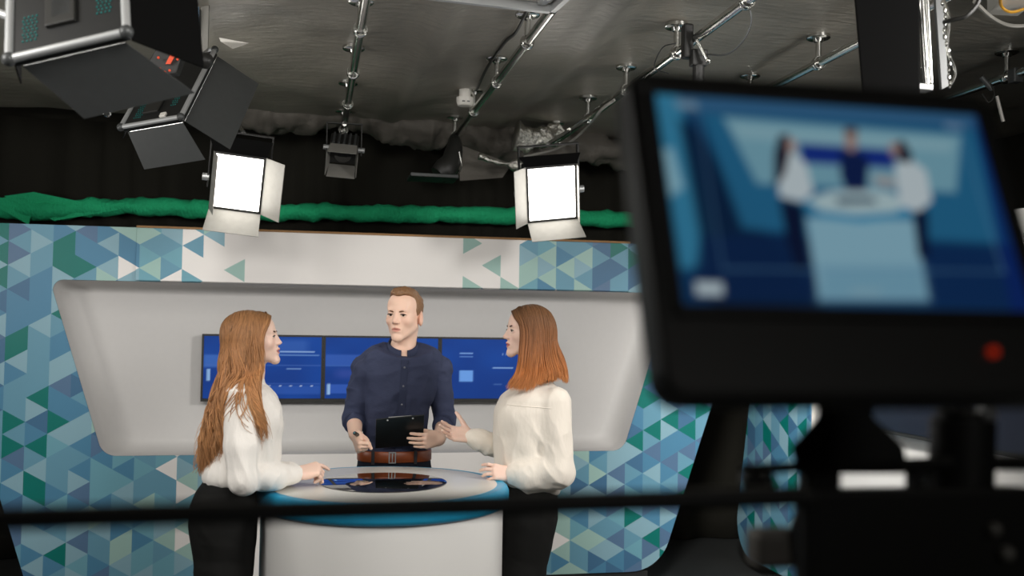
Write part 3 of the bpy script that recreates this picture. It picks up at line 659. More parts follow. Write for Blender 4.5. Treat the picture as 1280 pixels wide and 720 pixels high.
for (u, v), (X_, Y_) in zip(((0, 0), (1, 0), (1, 1), (0, 1)), S2):
    A += [[u, v, 1, 0, 0, 0, -u*X_, -v*X_], [0, 0, 0, u, v, 1, -u*Y_, -v*Y_]]; Bv += [X_, Y_]
Hm = np.append(np.linalg.solve(np.array(A), np.array(Bv)), 1).reshape(3, 3)
def view_picture(u, v):
    q = Hm @ np.stack([u, v, np.ones_like(u)]); x = q[0]/q[2]; y = q[1]/q[2]
    C = np.tile(np.array(lin((16, 62, 104))), (len(u), 1))
    def poly(pts, col, a=1.0, s=5.0):
        P = np.array(pts, float); d = np.full(len(x), 1e9); ins = np.zeros(len(x), bool)
        for i in range(len(P)):
            p, r = P[i], P[(i+1) % len(P)]; e = r-p; t_ = np.clip(((x-p[0])*e[0]+(y-p[1])*e[1])/(e@e+1e-9), 0, 1)
            d = np.minimum(d, np.hypot(x-p[0]-t_*e[0], y-p[1]-t_*e[1]))
            k = (p[1] > y) != (r[1] > y); xi = p[0]+(y-p[1])*e[0]/(e[1] if abs(e[1]) > 1e-9 else 1e-9); ins ^= k & (x < xi)
        m = a*np.clip(0.5+np.where(ins, d, -d)/s, 0, 1); C[:] += (np.array(lin(col))-C)*m[:, None]
    poly([(90, 60), (840, 110), (840, 150), (100, 110)], (58, 108, 150), 0.9, 20)
    poly([(92, 60), (150, 75), (250, 470), (170, 470)], (60, 142, 180), 0.9, 14)           # pale strip at the left
    poly([(118, 200), (140, 200), (168, 290), (140, 310)], (160, 205, 220), 0.8, 14)
    poly([(150, 130), (190, 150), (360, 400), (480, 560), (240, 560)], (10, 34, 66), 0.9, 14)
    poly([(200, 115), (830, 150), (900, 420), (720, 410), (420, 400), (300, 380)], (40, 112, 154), 0.9, 16)
    poly([(250, 125), (795, 165), (780, 300), (330, 280)], (128, 178, 196), 0.95, 10)       # niche
    poly([(262, 140), (780, 178), (768, 205), (290, 175)], (150, 192, 206), 0.8, 10)
    poly([(420, 186), (640, 200), (640, 244), (430, 232)], (24, 52, 140), 1, 8)
    poly([(210, 400), (430, 390), (480, 545), (190, 540)], (12, 40, 82), 0.9, 18); poly([(690, 420), (910, 430), (940, 575), (710, 560)], (14, 46, 92), 0.9, 16)
    poly([(825, 115), (850, 120), (960, 580), (900, 580)], (12, 40, 110), 0.8, 14)
    poly([(440, 358), (682, 365), (712, 546), (470, 542)], (146, 192, 212), 1, 8); poly([(475, 470), (700, 470), (712, 546), (470, 542)], (110, 164, 192), 0.6, 30)
    poly([(428, 322), (480, 300), (560, 292), (640, 302), (690, 330), (670, 358), (560, 370), (470, 358)], (60, 148, 190), 1, 6)
    poly([(440, 318), (490, 298), (560, 290), (630, 300), (672, 326), (640, 346), (550, 352), (470, 342)], (186, 212, 218), 1, 6)
    poly([(505, 312), (590, 312), (600, 326), (510, 328)], (30, 62, 90), 0.9, 6)
    poly([(515, 200), (560, 205), (580, 225), (575, 296), (528, 296), (515, 260)], (16, 34, 82), 1, 6)
    poly([(524, 152), (552, 152), (554, 195), (542, 206), (526, 195)], (168, 142, 134), 1, 6); poly([(524, 146), (552, 146), (556, 162), (524, 162)], (78, 66, 62), 0.9, 6)
    poly([(372, 222), (410, 205), (440, 240), (455, 300), (430, 322), (380, 310)], (206, 220, 226), 1, 6)
    poly([(376, 166), (398, 164), (402, 205), (390, 260), (368, 290), (366, 210)], (36, 30, 48), 1, 6); poly([(396, 172), (416, 182), (412, 206), (396, 206)], (186, 158, 150), 1, 6)
    poly([(378, 312), (432, 330), (446, 470), (420, 480), (400, 420)], (12, 24, 56), 1, 8)
    poly([(640, 236), (676, 222), (712, 250), (724, 320), (690, 348), (650, 330)], (206, 220, 226), 1, 6)
    poly([(636, 182), (660, 176), (680, 210), (676, 232), (650, 226), (634, 214)], (36, 30, 50), 1, 6); poly([(626, 186), (646, 180), (650, 214), (632, 216)], (176, 150, 146), 0.9, 6)
    poly([(680, 346), (714, 340), (716, 450), (690, 450)], (12, 26, 60), 1, 8)
    poly([(590, 262), (640, 268), (640, 286), (596, 280)], (190, 170, 162), 0.8, 8)
    poly([(202, 500), (260, 503), (262, 530), (206, 528)], (196, 214, 222), 1, 8); poly([(540, 518), (606, 520), (606, 532), (540, 532)], (150, 186, 200), 0.6, 6)
    poly([(140, 86), (190, 90), (194, 108), (146, 104)], (130, 160, 180), 0.8, 8); poly([(756, 134), (798, 138), (800, 150), (760, 148)], (130, 160, 190), 0.7, 8)
    for q1 in ([(190, 110), (194, 110), (262, 470), (258, 470)], [(258, 470), (890, 482), (890, 486), (258, 475)], [(790, 150), (794, 150), (886, 486), (880, 486)]): poly(q1, (90, 140, 180), 0.45, 4)
    return C
o = grid_quad('screen', MC+mw*0.0006, mu*SW, mv*SH, 240, 150, view_picture, emat('viewfinder_picture', 'tint', 0.62), cr)
o.parent = hd; 
b = MB()
for (du, dv, su, sv) in ((0, SH/2+0.004, SW+0.016, 0.008), (0, -SH/2-0.004, SW+0.016, 0.008), (-SW/2-0.004, 0, 0.008, SH), (SW/2+0.004, 0, 0.008, SH)): b.box(MC+mu*du+mv*dv, (su, sv, 0.006), (mu, mv, mw))
o = b.build('bezel', BLACK, cr, bevel=0.002); o.parent = hd
Yc = 0.80; sight = unit(at(1120, 600, Yc)-EYE)
MB().prism([at(x, y, Yc) for x, y in ((1018, 470), (1092, 470), (1090, 520), (1130, 556), (1136, 592), (1000, 592), (986, 560), (1022, 520))], sight*0.05).build('screen_mount', BLACKM, cr, bevel=0.004)
MB().prism([at(x, y, Yc) for x, y in ((922, 580), (1050, 574), (1290, 568), (1290, 588), (1050, 588), (960, 592), (922, 592))], sight*0.03).build('top_handle', BLACK, cr, bevel=0.005)
for x in (1024, 1148): MB().box(at(x, 600, Yc+0.01), (0.034 if x < 1100 else 0.018, 0.014, 0.03)).build('handle_post', BLACK, cr)
MB().prism([at(x, y, Yc-0.02) for x, y in ((985, 660), (1000, 612), (1290, 608), (1290, 800), (1000, 800))], sight*0.22).build('body', BLACK, cr, bevel=0.006)
MB().box(at(966, 684, Yc), (0.042, 0.03, 0.032)).build('viewfinder_block', mat('mid_grey_plastic', rgb(120, 116, 110), 0.5), cr, bevel=0.006)
MB().cyl(at(1200, 640, Yc+0.02), at(1203, 524, Yc+0.02), 0.029).cyl(at(1203, 524, Yc+0.02), at(1203, 514, Yc+0.02), 0.024).build('battery_cylinder', BLACKM, cr, smooth=True)
for k in range(3): MB().tube(catmull([at(1184+k*14, 518, Yc+0.01), at(1180+k*12, 490, Yc-0.03), at(1172+k*18, 462, Yc-0.06)], 14), 0.0035, 8).build('cable', BLACK, cr, smooth=True)
MB().cyl(at(1226, 517, Yc), at(1240, 520, Yc), 0.007).build('connector', ALU, cr, smooth=True)
for (x, y, r) in ((955, 602, 0.010), (936, 600, 0.008), (1152, 604, 0.008)): MB().ball(at(x, y, Yc), r).build('knob', DGREY, cr, smooth=True)
for (x, y, r) in ((1243, 662, 0.006), (1258, 692, 0.007)): MB().ball(at(x, y, Yc-0.025), r).build('button', MGREY, cr, smooth=True)
MB().cyl((0.46, 0.93, 1.36), (0.46, 0.93, 0.12), 0.06).lathe((0.46, 0.93, 0), [(0.2, 0.0), (0.2, 0.05), (0.1, 0.13), (0.06, 0.16)], 32).build('pedestal', BLACKM, cr, smooth=True)
rl = thing('foreground_rail', 'blurred black horizontal rail crossing low in front of the desk', 'rail', (-0.3, 0.7, 0.0))
r0, r1 = at(-160, 653.5, 0.68), at(1010, 620, 0.68)
MB().cyl(r0, r1, 0.0078, n=12).build('bar', BLACKM, rl, smooth=True)
for p in (r0, r1): MB().cyl(p, (p[0], p[1], 0.0), 0.006).cyl((p[0], p[1], 0.02), (p[0], p[1], 0.0), 0.04).build('post', BLACKM, rl, smooth=True)

# ------------------------------------------------------------------ figures: smooth blended solids meshed on a grid
class Field:
    def __init__(s, lo, hi, h):
        s.h = h; s.lo = np.array(lo, float); n = np.ceil((np.array(hi)-s.lo)/h).astype(int)+1; s.n = n
        s.a = np.full(n, 0.06, np.float32)
        s.ax = [(s.lo[i]+h*np.arange(n[i])).astype(np.float32) for i in range(3)]
    def _sub(s, lo, hi):
        i0 = np.clip(np.floor((np.array(lo)-s.lo)/s.h).astype(int), 0, s.n-1); i1 = np.clip(np.ceil((np.array(hi)-s.lo)/s.h).astype(int)+1, 1, s.n)
        sl = tuple(slice(a, max(b, a+1)) for a, b in zip(i0, i1))
        return sl, s.ax[0][sl[0]][:, None, None], s.ax[1][sl[1]][None, :, None], s.ax[2][sl[2]][None, None, :]
    def _mix(s, sl, d, k, op):
        A = s.a[sl]
        if op == 'sub': d = -d; hh = np.maximum(k-np.abs(A-d), 0)/k; s.a[sl] = np.maximum(A, d)+hh*hh*k*0.25
        else: hh = np.maximum(k-np.abs(A-d), 0)/k; s.a[sl] = np.minimum(A, d)-hh*hh*k*0.25
    def cone(s, a, b, ra, rb=None, k=0.012, op='add'):
        a = np.asarray(a, float); b = np.asarray(b, float); rb = ra if rb is None else rb; R = max(ra, rb)+k+2.5*s.h
        sl, x, y, z = s._sub(np.minimum(a, b)-R, np.maximum(a, b)+R); e = b-a; L = e@e+1e-12
        t = np.clip(((x-a[0])*e[0]+(y-a[1])*e[1]+(z-a[2])*e[2])/L, 0, 1)
        d = np.sqrt((x-a[0]-t*e[0])**2+(y-a[1]-t*e[1])**2+(z-a[2]-t*e[2])**2)-(ra+t*(rb-ra))
        s._mix(sl, d.astype(np.float32), k, op)
    def chain(s, P, r, k=0.012, op='add'):
        for i in range(len(P)-1): s.cone(P[i], P[i+1], r[i], r[i+1], k, op)
    def ell(s, c, r, ax=None, k=0.012, op='add'):
        c = np.asarray(c, float); r = np.asarray(r, float); ax = np.eye(3) if ax is None else np.asarray(ax); R = r.max()+k+2.5*s.h
        sl, x, y, z = s._sub(c-R, c+R); x = x-c[0]; y = y-c[1]; z = z-c[2]
        q = [(x*ax[i][0]+y*ax[i][1]+z*ax[i][2]) for i in range(3)]
        k0 = np.sqrt(sum((q[i]/r[i])**2 for i in range(3))); k1 = np.sqrt(sum((q[i]/r[i]**2)**2 for i in range(3)))+1e-9
        s._mix(sl, (k0*(k0-1)/k1).astype(np.float32), k, op)
    def loft(s, lev, k=0.02, p=2.3, op='add'):
        """stack of level ellipses: rows (z, cx, cy, a, b)"""
        lev = np.array(sorted([tuple(map(float, l)) for l in lev])); zz = np.linspace(lev[0, 0], lev[-1, 0], 160)
        t = lev[:, 0]; dense = []
        for j in range(1, 5):              # monotone-ish smooth interpolation
            v = np.interp(zz, t, lev[:, j]); ker = np.hanning(13); ker /= ker.sum(); dense.append(np.convolve(np.pad(v, 6, 'edge'), ker, 'valid'))
        m = max(lev[:, 3].max(), lev[:, 4].max())+k+3*s.h
        sl, x, y, z = s._sub((lev[:, 1].min()-m, lev[:, 2].min()-m, lev[0, 0]-k-3*s.h), (lev[:, 1].max()+m, lev[:, 2].max()+m, lev[-1, 0]+k+3*s.h))
        z1 = z[0, 0]; cx, cy, a, b = (np.interp(z1, zz, dd)[None, None, :] for dd in dense)
        q = (np.abs((x-cx)/a)**p+np.abs((y-cy)/b)**p)**(1/p)
        d = (q-1)*np.minimum(a, b)*0.9
        cap = np.abs(z-(lev[0, 0]+lev[-1, 0])/2)-(lev[-1, 0]-lev[0, 0])/2
        s._mix(sl, np.maximum(d, cap).astype(np.float32), k, op)
    def cut(s, fn, lo=None, hi=None):     # remove where fn > 0
        sl, x, y, z = s._sub(s.lo if lo is None else lo, s.lo+s.h*s.n if hi is None else hi)
        s.a[sl] = np.maximum(s.a[sl], fn(x, y, z).astype(np.float32))
    def sample(s, P):                     # distance and outward direction near the points P
        I = np.clip(np.round((P-s.lo)/s.h).astype(int), 1, s.n-2); g = []
        for j in range(3):
            e = np.zeros(3, int); e[j] = 1; a = I+e; b = I-e; g.append(s.a[a[:, 0], a[:, 1], a[:, 2]]-s.a[b[:, 0], b[:, 1], b[:, 2]])
        g = np.stack(g, 1); L = np.linalg.norm(g, axis=1, keepdims=True)
        return s.a[I[:, 0], I[:, 1], I[:, 2]], g/np.maximum(L, 1e-6)*(L > 1e-6)
    def mesh(s):
        A = s.a; A = np.pad(A, 1, constant_values=0.05); lo = s.lo-s.h; S = A < 0
        c = [S[i:S.shape[0]-1+i, j:S.shape[1]-1+j, k:S.shape[2]-1+k] for i in (0, 1) for j in (0, 1) for k in (0, 1)]
        cnt = sum(x.astype(np.int8) for x in c); I = np.argwhere((cnt > 0) & (cnt < 8)); N = len(I)
        vid = np.full(cnt.shape, -1, np.int32); vid[I[:, 0], I[:, 1], I[:, 2]] = np.arange(N)
        off = np.array([(i, j, k) for i in (0, 1) for j in (0, 1) for k in (0, 1)])
        val = np.stack([A[I[:, 0]+o[0], I[:, 1]+o[1], I[:, 2]+o[2]] for o in off], 1)
        acc = np.zeros((N, 3)); num = np.zeros(N)
        for p in range(8):
            for q in range(p+1, 8):
                if np.abs(off[p]-off[q]).sum() != 1: continue
                m = (val[:, p] < 0) != (val[:, q] < 0); t = val[:, p]/np.where(m, val[:, p]-val[:, q], 1)
                acc += np.where(m[:, None], off[p]+t[:, None]*(off[q]-off[p]), 0); num += m
        V = lo+s.h*(I+acc/num[:, None]); F = []
        for ax in range(3):
            sh = [slice(1, -1)]*3; s0 = list(sh); s1 = list(sh); s0[ax] = slice(0, -1); s1[ax] = slice(1, None)
            a = S[tuple(s0)]; b = S[tuple(s1)]; u, w_ = [(1, 2), (2, 0), (0, 1)][ax]
            for flip in (False, True):
                E = np.argwhere((a & ~b) if not flip else (~a & b))
                for q in range(3):
                    if q != ax: E[:, q] += 1
                def g(du, dw):
                    Q = E.copy(); Q[:, u] += du; Q[:, w_] += dw; return vid[Q[:, 0], Q[:, 1], Q[:, 2]]
                f = np.stack([g(-1, -1), g(0, -1), g(0, 0), g(-1, 0)], 1)
                F.append(f if not flip else f[:, ::-1])
        return V, np.vstack(F)
def normals(V, F):
    n = np.cross(V[F[:, 2]]-V[F[:, 0]], V[F[:, 3]]-V[F[:, 1]]); N = np.zeros_like(V)
    for k in range(4):
        for j in range(3): N[:, j] += np.bincount(F[:, k], n[:, j], len(V))
    return N/(np.linalg.norm(N, axis=1, keepdims=True)+1e-12)
def smooth_mesh(V, F, it=2):
    for _ in range(it):
        A = np.zeros_like(V); C = np.zeros(len(V))
        for k in range(4):
            for nb_ in ((k+1) % 4, (k+3) % 4):
                for j in range(3): A[:, j] += np.bincount(F[:, k], V[F[:, nb_], j], len(V))
                C += np.bincount(F[:, k], minlength=len(V))
        V = V*0.4+0.6*A/np.maximum(C, 1)[:, None]
    return V

class Head:
    """face points given as (right, forward, up) from the middle of the head, in adult-male metres"""
    def __init__(s, c, fwd, up, sc):
        s.c = np.array(c, float); s.f = unit(fwd); up = np.array(up, float); s.u = unit(up-s.f*np.dot(up, s.f)); s.r = np.cross(s.f, s.u); s.s = sc; s.ax = np.array([s.r, s.f, s.u])
    def p(s, r, f, u): return s.c+s.s*(s.r*r+s.f*f+s.u*u)
    def loc(s, P): return (np.asarray(P)-s.c) @ s.ax.T/s.s
def build_head(F, H, male, nf=0.0):
    s = H.s; P = H.p; E = lambda c, r, k=0.015, op='add': F.ell(P(*c), np.array(r)*s, H.ax, k*s, op)
    C = lambda a, b, ra, rb=None, k=0.01, op='add': F.cone(P(*a), P(*b), ra*s, (ra if rb is None else rb)*s, k*s, op)
    E((0, -0.014, 0.034), (0.074, 0.096, 0.084)); E((0, 0.030, -0.02), (0.061, 0.062, 0.085), 0.03)
    E((0, 0.040, 0.050), (0.056, 0.046, 0.045), 0.03)                       # forehead
    jw = 0.048 if male else 0.043; lb = 0.0 if male else 0.002
    for q in (-1, 1):
        C((q*jw, 0.012, -0.052), (q*0.013, 0.076, -0.104), 0.018, 0.013, 0.03)
        E((q*0.040, 0.058, -0.026), (0.021, 0.024, 0.020), 0.025)           # cheek
    E((0, 0.083, -0.104), (0.014, 0.014, 0.014), 0.02)                      # chin
    E((0, 0.076, -0.062), (0.028, 0.019, 0.026), 0.02)
    C((-0.034, 0.080, 0.022), (0.034, 0.080, 0.022), 0.011 if male else 0.008, None, 0.018)
    for q in (-1, 1): E((q*0.034, 0.102, 0.002), (0.018, 0.018, 0.012), 0.012, 'sub')
    C((0, 0.076, 0.022), (0, 0.092, -0.026), 0.011, 0.014, 0.012)           # bridge and root of the nose
    C((0, 0.088, 0.014), (0, 0.110+nf, -0.028), 0.0075, 0.0090, 0.008)
    E((0, 0.111+nf, -0.030), (0.0095, 0.009, 0.008), 0.006)
    for q in (-1, 1): E((q*0.011, 0.100+nf, -0.033), (0.0078, 0.0095, 0.007), 0.006)
    for q in (-1, 1):
        E((q*0.031, 0.0785, 0.0005), (0.0165, 0.0150, 0.0135), 0.004)       # lids, then the slit between them
        E((q*0.031, 0.0930, -0.0008), (0.0125, 0.0085, 0.0047), 0.002, 'sub')
    C((-0.019, 0.088, -0.0620), (0.0, 0.0975+lb, -0.0575), 0.0040, 0.0052, 0.006); C((0.019, 0.088, -0.0620), (0.0, 0.0975+lb, -0.0575), 0.0040, 0.0052, 0.006)
    C((-0.015, 0.0895, -0.0725), (0.015, 0.0895, -0.0725), 0.0066, None, 0.006); E((0, 0.0940+lb, -0.0725), (0.012, 0.006, 0.006), 0.005)
    C((-0.021, 0.097, -0.0662), (0.021, 0.097, -0.0662), 0.0022, None, 0.003, 'sub')
    C((0, 0.101+lb, -0.0662), (0, 0.101+lb, -0.0662), 0.0028, None, 0.003, 'sub')
    for q in (-1, 1):
        ax2 = np.array([H.r*0.9-H.f*q*0.35, H.f*0.93+H.u*0.15+H.r*q*0.3, H.u]); ax2 = np.array([unit(v) for v in ax2])
        F.ell(P(q*0.077, -0.014, -0.016), np.array((0.011, 0.023, 0.035))*s, ax2, 0.006*s)
        F.ell(P(q*0.088, -0.010, -0.011), np.array((0.006, 0.011, 0.020))*s, ax2, 0.004*s, 'sub')
SKINM = mat('skin', (1, 1, 1, 1), 0.47, spec=0.35, sss=0.12, attr='tint')
EYEW = mat('eye_white', rgb(212, 204, 196), 0.25); IRIS = mat('iris_grey_blue', rgb(92, 104, 112), 0.2); IRISB = mat('iris_brown', rgb(84, 58, 40), 0.2)  # eye white darkened, shade put into its colour
PUP = mat('pupil', rgb(8, 8, 8), 0.1); BROW = mat('eyebrow_hair', rgb(112, 76, 52), 0.8); BROWD = mat('eyebrow_dark', rgb(84, 56, 42), 0.8); LASH = mat('lash', rgb(34, 24, 20), 0.7)
NAIL = mat('nail', rgb(214, 150, 140), 0.25)
def face_parts(H, parent, iris, brow, gaze, bd=0.0):
    g = unit(H.r*gaze[0]+H.f+H.u*gaze[1]); x, y, _ = frame(g)
    for q in (-1, 1):
        c = H.p(q*0.031, 0.0790, 0.0005); R = 0.0126*H.s; V = [c+g*R]; Fc = []; M = []
        th = [0.0, 0.20, 0.50, 0.8, 1.2, 1.7, 2.3]; n = 16
        for t in th[1:]:
            for k in range(n): V.append(c+R*(g*math.cos(t)+(x*math.cos(2*math.pi*k/n)+y*math.sin(2*math.pi*k/n))*math.sin(t)))
        for k in range(n): Fc.append((0, 1+k, 1+(k+1) % n)); M.append(2)
        for i in range(len(th)-2):
            for k in range(n): Fc.append((1+i*n+k, 1+(i+1)*n+k, 1+(i+1)*n+(k+1) % n, 1+i*n+(k+1) % n)); M.append(1 if i == 0 else 0)
        raw('eye', V, Fc, [EYEW, iris, PUP], parent, M, True)
        top = [H.p(q*(0.031+dx), 0.0795+0.0140*math.sqrt(max(0, 1-(dx/0.0175)**2)), -0.0006+0.0052*math.sqrt(max(0, 1-(dx/0.0165)**2))) for dx in np.linspace(-0.0155, 0.0155, 9)]
        MB().tube(top, np.array([0.5, 1, 1.3, 1.5, 1.6, 1.6, 1.5, 1.2, 0.6])*0.0017*H.s, 6).build('eyelashes', LASH, parent, smooth=True)
        br = [H.p(q*r, f, u-bd) for r, f, u in ((0.014, 0.0940, 0.0195), (0.022, 0.0940, 0.0215), (0.032, 0.0900, 0.0235), (0.042, 0.0815, 0.0225), (0.049, 0.0705, 0.018))]
        MB().tube(catmull(br, 14), np.interp(np.linspace(0, 1, 14), [0, 0.2, 0.6, 1], [0.0024, 0.0038, 0.0032, 0.0012])*H.s, 8).build('eyebrow', brow, parent, smooth=True)
def skin_tint(H, V, base, lip, brow_shade=0.0):
    L = H.loc(V); x, f, u = L[:, 0], L[:, 1], L[:, 2]; C = np.tile(np.array(lin(base)), (len(V), 1))
    def mix(w_, c): C[:] += (np.array(lin(c))-C)*np.clip(w_, 0, 1)[:, None]
    mix(0.14*np.exp(-((np.abs(x)-0.042)/0.018)**2-((u+0.035)/0.022)**2)*(f > 0.02), (226, 150, 130))
    mix(0.15*np.exp(-(x/0.012)**2-((u+0.03)/0.012)**2)*(f > 0.09), (224, 150, 130))
    mix(0.2*(np.abs(x) > 0.072)*(np.abs(f+0.01) < 0.035)*(np.abs(u+0.01) < 0.045), (222, 140, 120))
    e_ = ((u+0.0660)/0.0105)**2+(x/0.0215)**2; mix((1.25-e_)*1.6*(f > 0.078), lip)
    mix(0.7*np.exp(-((u+0.0662)/0.0022)**2)*(np.abs(x) < 0.021)*(f > 0.078), (120, 60, 56))
    return C
def hand(F, wrist, fwd, palm, thumb, sc=1.0, curl=((.3, .4, .3),)*4, spread=0.06, tdir=(0.75, 0.6, 0.25), tcurl=0.35, k=0.005):
    """fwd: wrist to knuckles; palm: direction the palm faces; thumb: side of the thumb; curl per finger (index first), in radians"""
    w_ = np.array(wrist, float); f = unit(fwd); n_ = np.array(palm, float); n_ = unit(n_-f*np.dot(n_, f)); l = np.array(thumb, float); l = unit(l-f*np.dot(l, f)-n_*np.dot(l, n_))
    lat = (0.029, 0.010, -0.009, -0.026); fw = (0.086, 0.090, 0.085, 0.076); LN = (0.070, 0.078, 0.072, 0.057); RD = (0.0088, 0.0090, 0.0085, 0.0076)
    tips = []
    for i in range(4):
        kn = w_+sc*(f*fw[i]+l*lat[i]-n_*0.002)
        F.cone(w_+sc*(l*lat[i]*0.55+f*0.010), kn, 0.0145*sc, 0.0112*sc, 0.012*sc)
    F.ell(w_+sc*(l*0.022+f*0.042+n_*0.008), np.array((0.017, 0.030, 0.013))*sc, np.array([l, f, n_]), 0.01*sc)   # ball of the thumb
    F.ell(w_+sc*(-l*0.022+f*0.040+n_*0.006), np.array((0.013, 0.032, 0.011))*sc, np.array([l, f, n_]), 0.01*sc)
    for i in range(4):
        kn = w_+sc*(f*fw[i]+l*lat[i]-n_*0.002); d = unit(f+l*spread*(1.5-i)); a = 0; p = kn; r = RD[i]
        for j, fr in enumerate((0.45, 0.30, 0.25)):
            a += curl[i][j]; dd = unit(d*math.cos(a)+n_*math.sin(a)); q = p+dd*LN[i]*fr*sc; r2 = r*0.90
            F.cone(p, q, r*sc, r2*sc, k*0.6*sc); p = q; r = r2
        tips.append((p, dd, n_))
    t0 = w_+sc*(f*0.022+l*0.024+n_*0.008); d = unit(f*tdir[0]+l*tdir[1]+n_*tdir[2]); p1 = t0+d*0.044*sc
    d2 = unit(d+tcurl*(f-l*0.55)); p2 = p1+d2*0.032*sc; d3 = unit(d2+tcurl*(f*0.6-l*0.6)); p3 = p2+d3*0.024*sc
    F.cone(t0, p1, 0.0150*sc, 0.0108*sc, 0.012*sc); F.cone(p1, p2, 0.0105*sc, 0.0095*sc, k*sc); F.cone(p2, p3, 0.0095*sc, 0.0078*sc, k*sc)
    return tips
def cloth_wrinkle(V, F, amp, seed, str_=(14, 14, 9), mask=None):
    N = normals(V, F); P = V*np.array(str_)
    warp = np.stack([vnoise(V*4, seed+7), vnoise(V*4+9, seed+8), vnoise(V*4-5, seed+9)], 1)
    r = 1-np.abs(vnoise(P+warp*1.6, seed))*2; r2 = 1-np.abs(vnoise(P*2.1+warp*2, seed+1))*2
    d = amp*(0.65*r+0.35*r2)
    if mask is not None: d = d*mask
    return V+N*d[:, None]
def strands(name, guides, n, parent, m, cols, r=0.0035, wave=0.0, freq=5.0, jit=0.008, seg=26, seed=0, H=None, tipcut=0.25, clumps=0):
    """hair locks as thin tapered tubes following guide lines; cols(s) gives the colour along a lock"""
    R = np.random.RandomState(seed); G = [catmull(g, seg) for g in guides]; V = []; Fc = []; Cc = []
    CL = [(R.uniform(0, len(G)-1-1e-6), R.uniform(0, 6.28), R.uniform(0.8, 1.25), R.uniform(0.6, 1.4), R.randn(3), R.uniform(0.66, 1.34)) for _ in range(clumps)]
    for i in range(n):
        q = R.uniform(0, len(G)-1-1e-6); cl = CL[R.randint(clumps)] if clumps else None
        if cl: q = np.clip(cl[0]+0.10*R.randn(), 0, len(G)-1-1e-6)
        a = int(q); t = q-a; P = G[a]*(1-t)+G[a+1]*t; s = np.linspace(0, 1, seg)
        cutk = 1-tipcut*R.rand()**1.5; ii = np.linspace(0, (seg-1)*cutk, seg); i0 = np.minimum(ii.astype(int), seg-2); ft = (ii-i0)[:, None]; P = P[i0]*(1-ft)+P[i0+1]*ft
        o = R.randn(3)*jit; P = P+o*((0.25+0.75*s[:, None]) if not cl else (0.5+0.5*np.sin(3.1*s[:, None])))
        ph = R.uniform(0, 6.28); fq = freq*R.uniform(0.8, 1.25); wa = wave*R.uniform(0.5, 1.3)
        if cl: ph = cl[1]+0.16*R.randn(); fq = freq*cl[2]*R.uniform(0.95, 1.05); wa = wave*cl[3]; P = P+cl[4]*0.008*s[:, None]
        T = np.gradient(P, axis=0); T /= np.linalg.norm(T, axis=1, keepdims=True)+1e-9
        X_ = np.cross(T, np.array([0.3, 1, 0.2])); X_ /= np.linalg.norm(X_, axis=1, keepdims=True)+1e-9; Y_ = np.cross(T, X_)
        am = (wa*np.clip((s-0.18)*1.6, 0, 1))[:, None]
        P = P+am*(X_*np.sin(fq*6.28*s+ph)[:, None]+Y_*0.8*np.cos(fq*6.28*s+ph)[:, None])
        if H is not None:                   # keep every lock on the surface of the hair mass
            gap = 0.0005+0.005*R.rand()
            for _ in range(3):
                
                for fl in (H if isinstance(H, tuple) else (H,)):
                    dd_, gg = fl.sample(P); P = P+gg*np.clip(gap+(0.004 if fl is not (H if not isinstance(H, tuple) else H[0]) else 0)-dd_, 0, 0.03)[:, None]
            P[1:-1] = 0.25*P[:-2]+0.5*P[1:-1]+0.25*P[2:]
        rr = r*R.uniform(0.7, 1.3)*np.interp(s, [0, 0.08, 0.7, 1], [0.5, 1, 0.9, 0.12]); b = len(V)
        for j in range(seg):
            for kk in range(4): V.append(P[j]+rr[j]*(X_[j]*math.cos(kk*1.5708)+Y_[j]*math.sin(kk*1.5708)))
        sh = R.uniform(0.72, 1.28) if not cl else cl[5]*R.uniform(0.85, 1.15); c = cols(s*cutk)*sh; Cc.append(np.repeat(c, 4, 0))
        for j in range(seg-1):
            for kk in range(4): Fc.append((b+j*4+kk, b+j*4+(kk+1) % 4, b+(j+1)*4+(kk+1) % 4, b+(j+1)*4+kk))
    return raw(name, np.array(V), np.array(Fc), m, parent, smooth=True, attr=np.clip(np.concatenate(Cc), 0, 1))
def front_of(V, F):                     # returns a function giving the frontmost y of a mesh at (x, z)
    b = BVHTree.FromPolygons([tuple(v) for v in V], [tuple(int(i) for i in f) for f in F])
    def fn(x, z, y0):
        h = b.ray_cast(Vector((x, y0-1.0, z)), Vector((0, 1, 0))); return h[0][1] if h[0] else y0
    return fn

HAIRM = mat('hair_strands', (1, 1, 1, 1), 0.55, spec=0.3, attr='tint')
BLOUSE = mat('white_blouse_fabric', rgb(240, 235, 228), 0.7, spec=0.15, sheen=0.2, bump=((34, 34, 12), 0.55, 0.012))
CREAM = mat('cream_blouse_fabric', rgb(240, 231, 218), 0.65, spec=0.2, sheen=0.2, bump=((30, 30, 11), 0.45, 0.010))
NAVY = mat('navy_shirt_cotton', rgb(58, 64, 88), 0.75, spec=0.2, bump=((22, 22, 30), 0.5, 0.010), var=(9, 0.10))
NAVYD = mat('navy_shirt_trim', rgb(52, 58, 81), 0.75, spec=0.2)
BLKCL = mat('black_trouser_cloth', rgb(22, 22, 21), 0.8, spec=0.15, bump=((60, 60, 20), 0.2, 0.003))
DENIM = mat('dark_navy_denim', rgb(28, 32, 44), 0.8, spec=0.2, bump=((300, 300, 300), 0.25, 0.001))
LEATHER = mat('tan_brown_leather', rgb(146, 72, 34), 0.4, var=(50, 0.15)); DLEATHER = mat('dark_leather_loop', rgb(40, 36, 40), 0.6)
SHOE = mat('black_shoe_leather', rgb(14, 14, 14), 0.35)
A3 = lambda x, y, Y: at(x, y, Y)
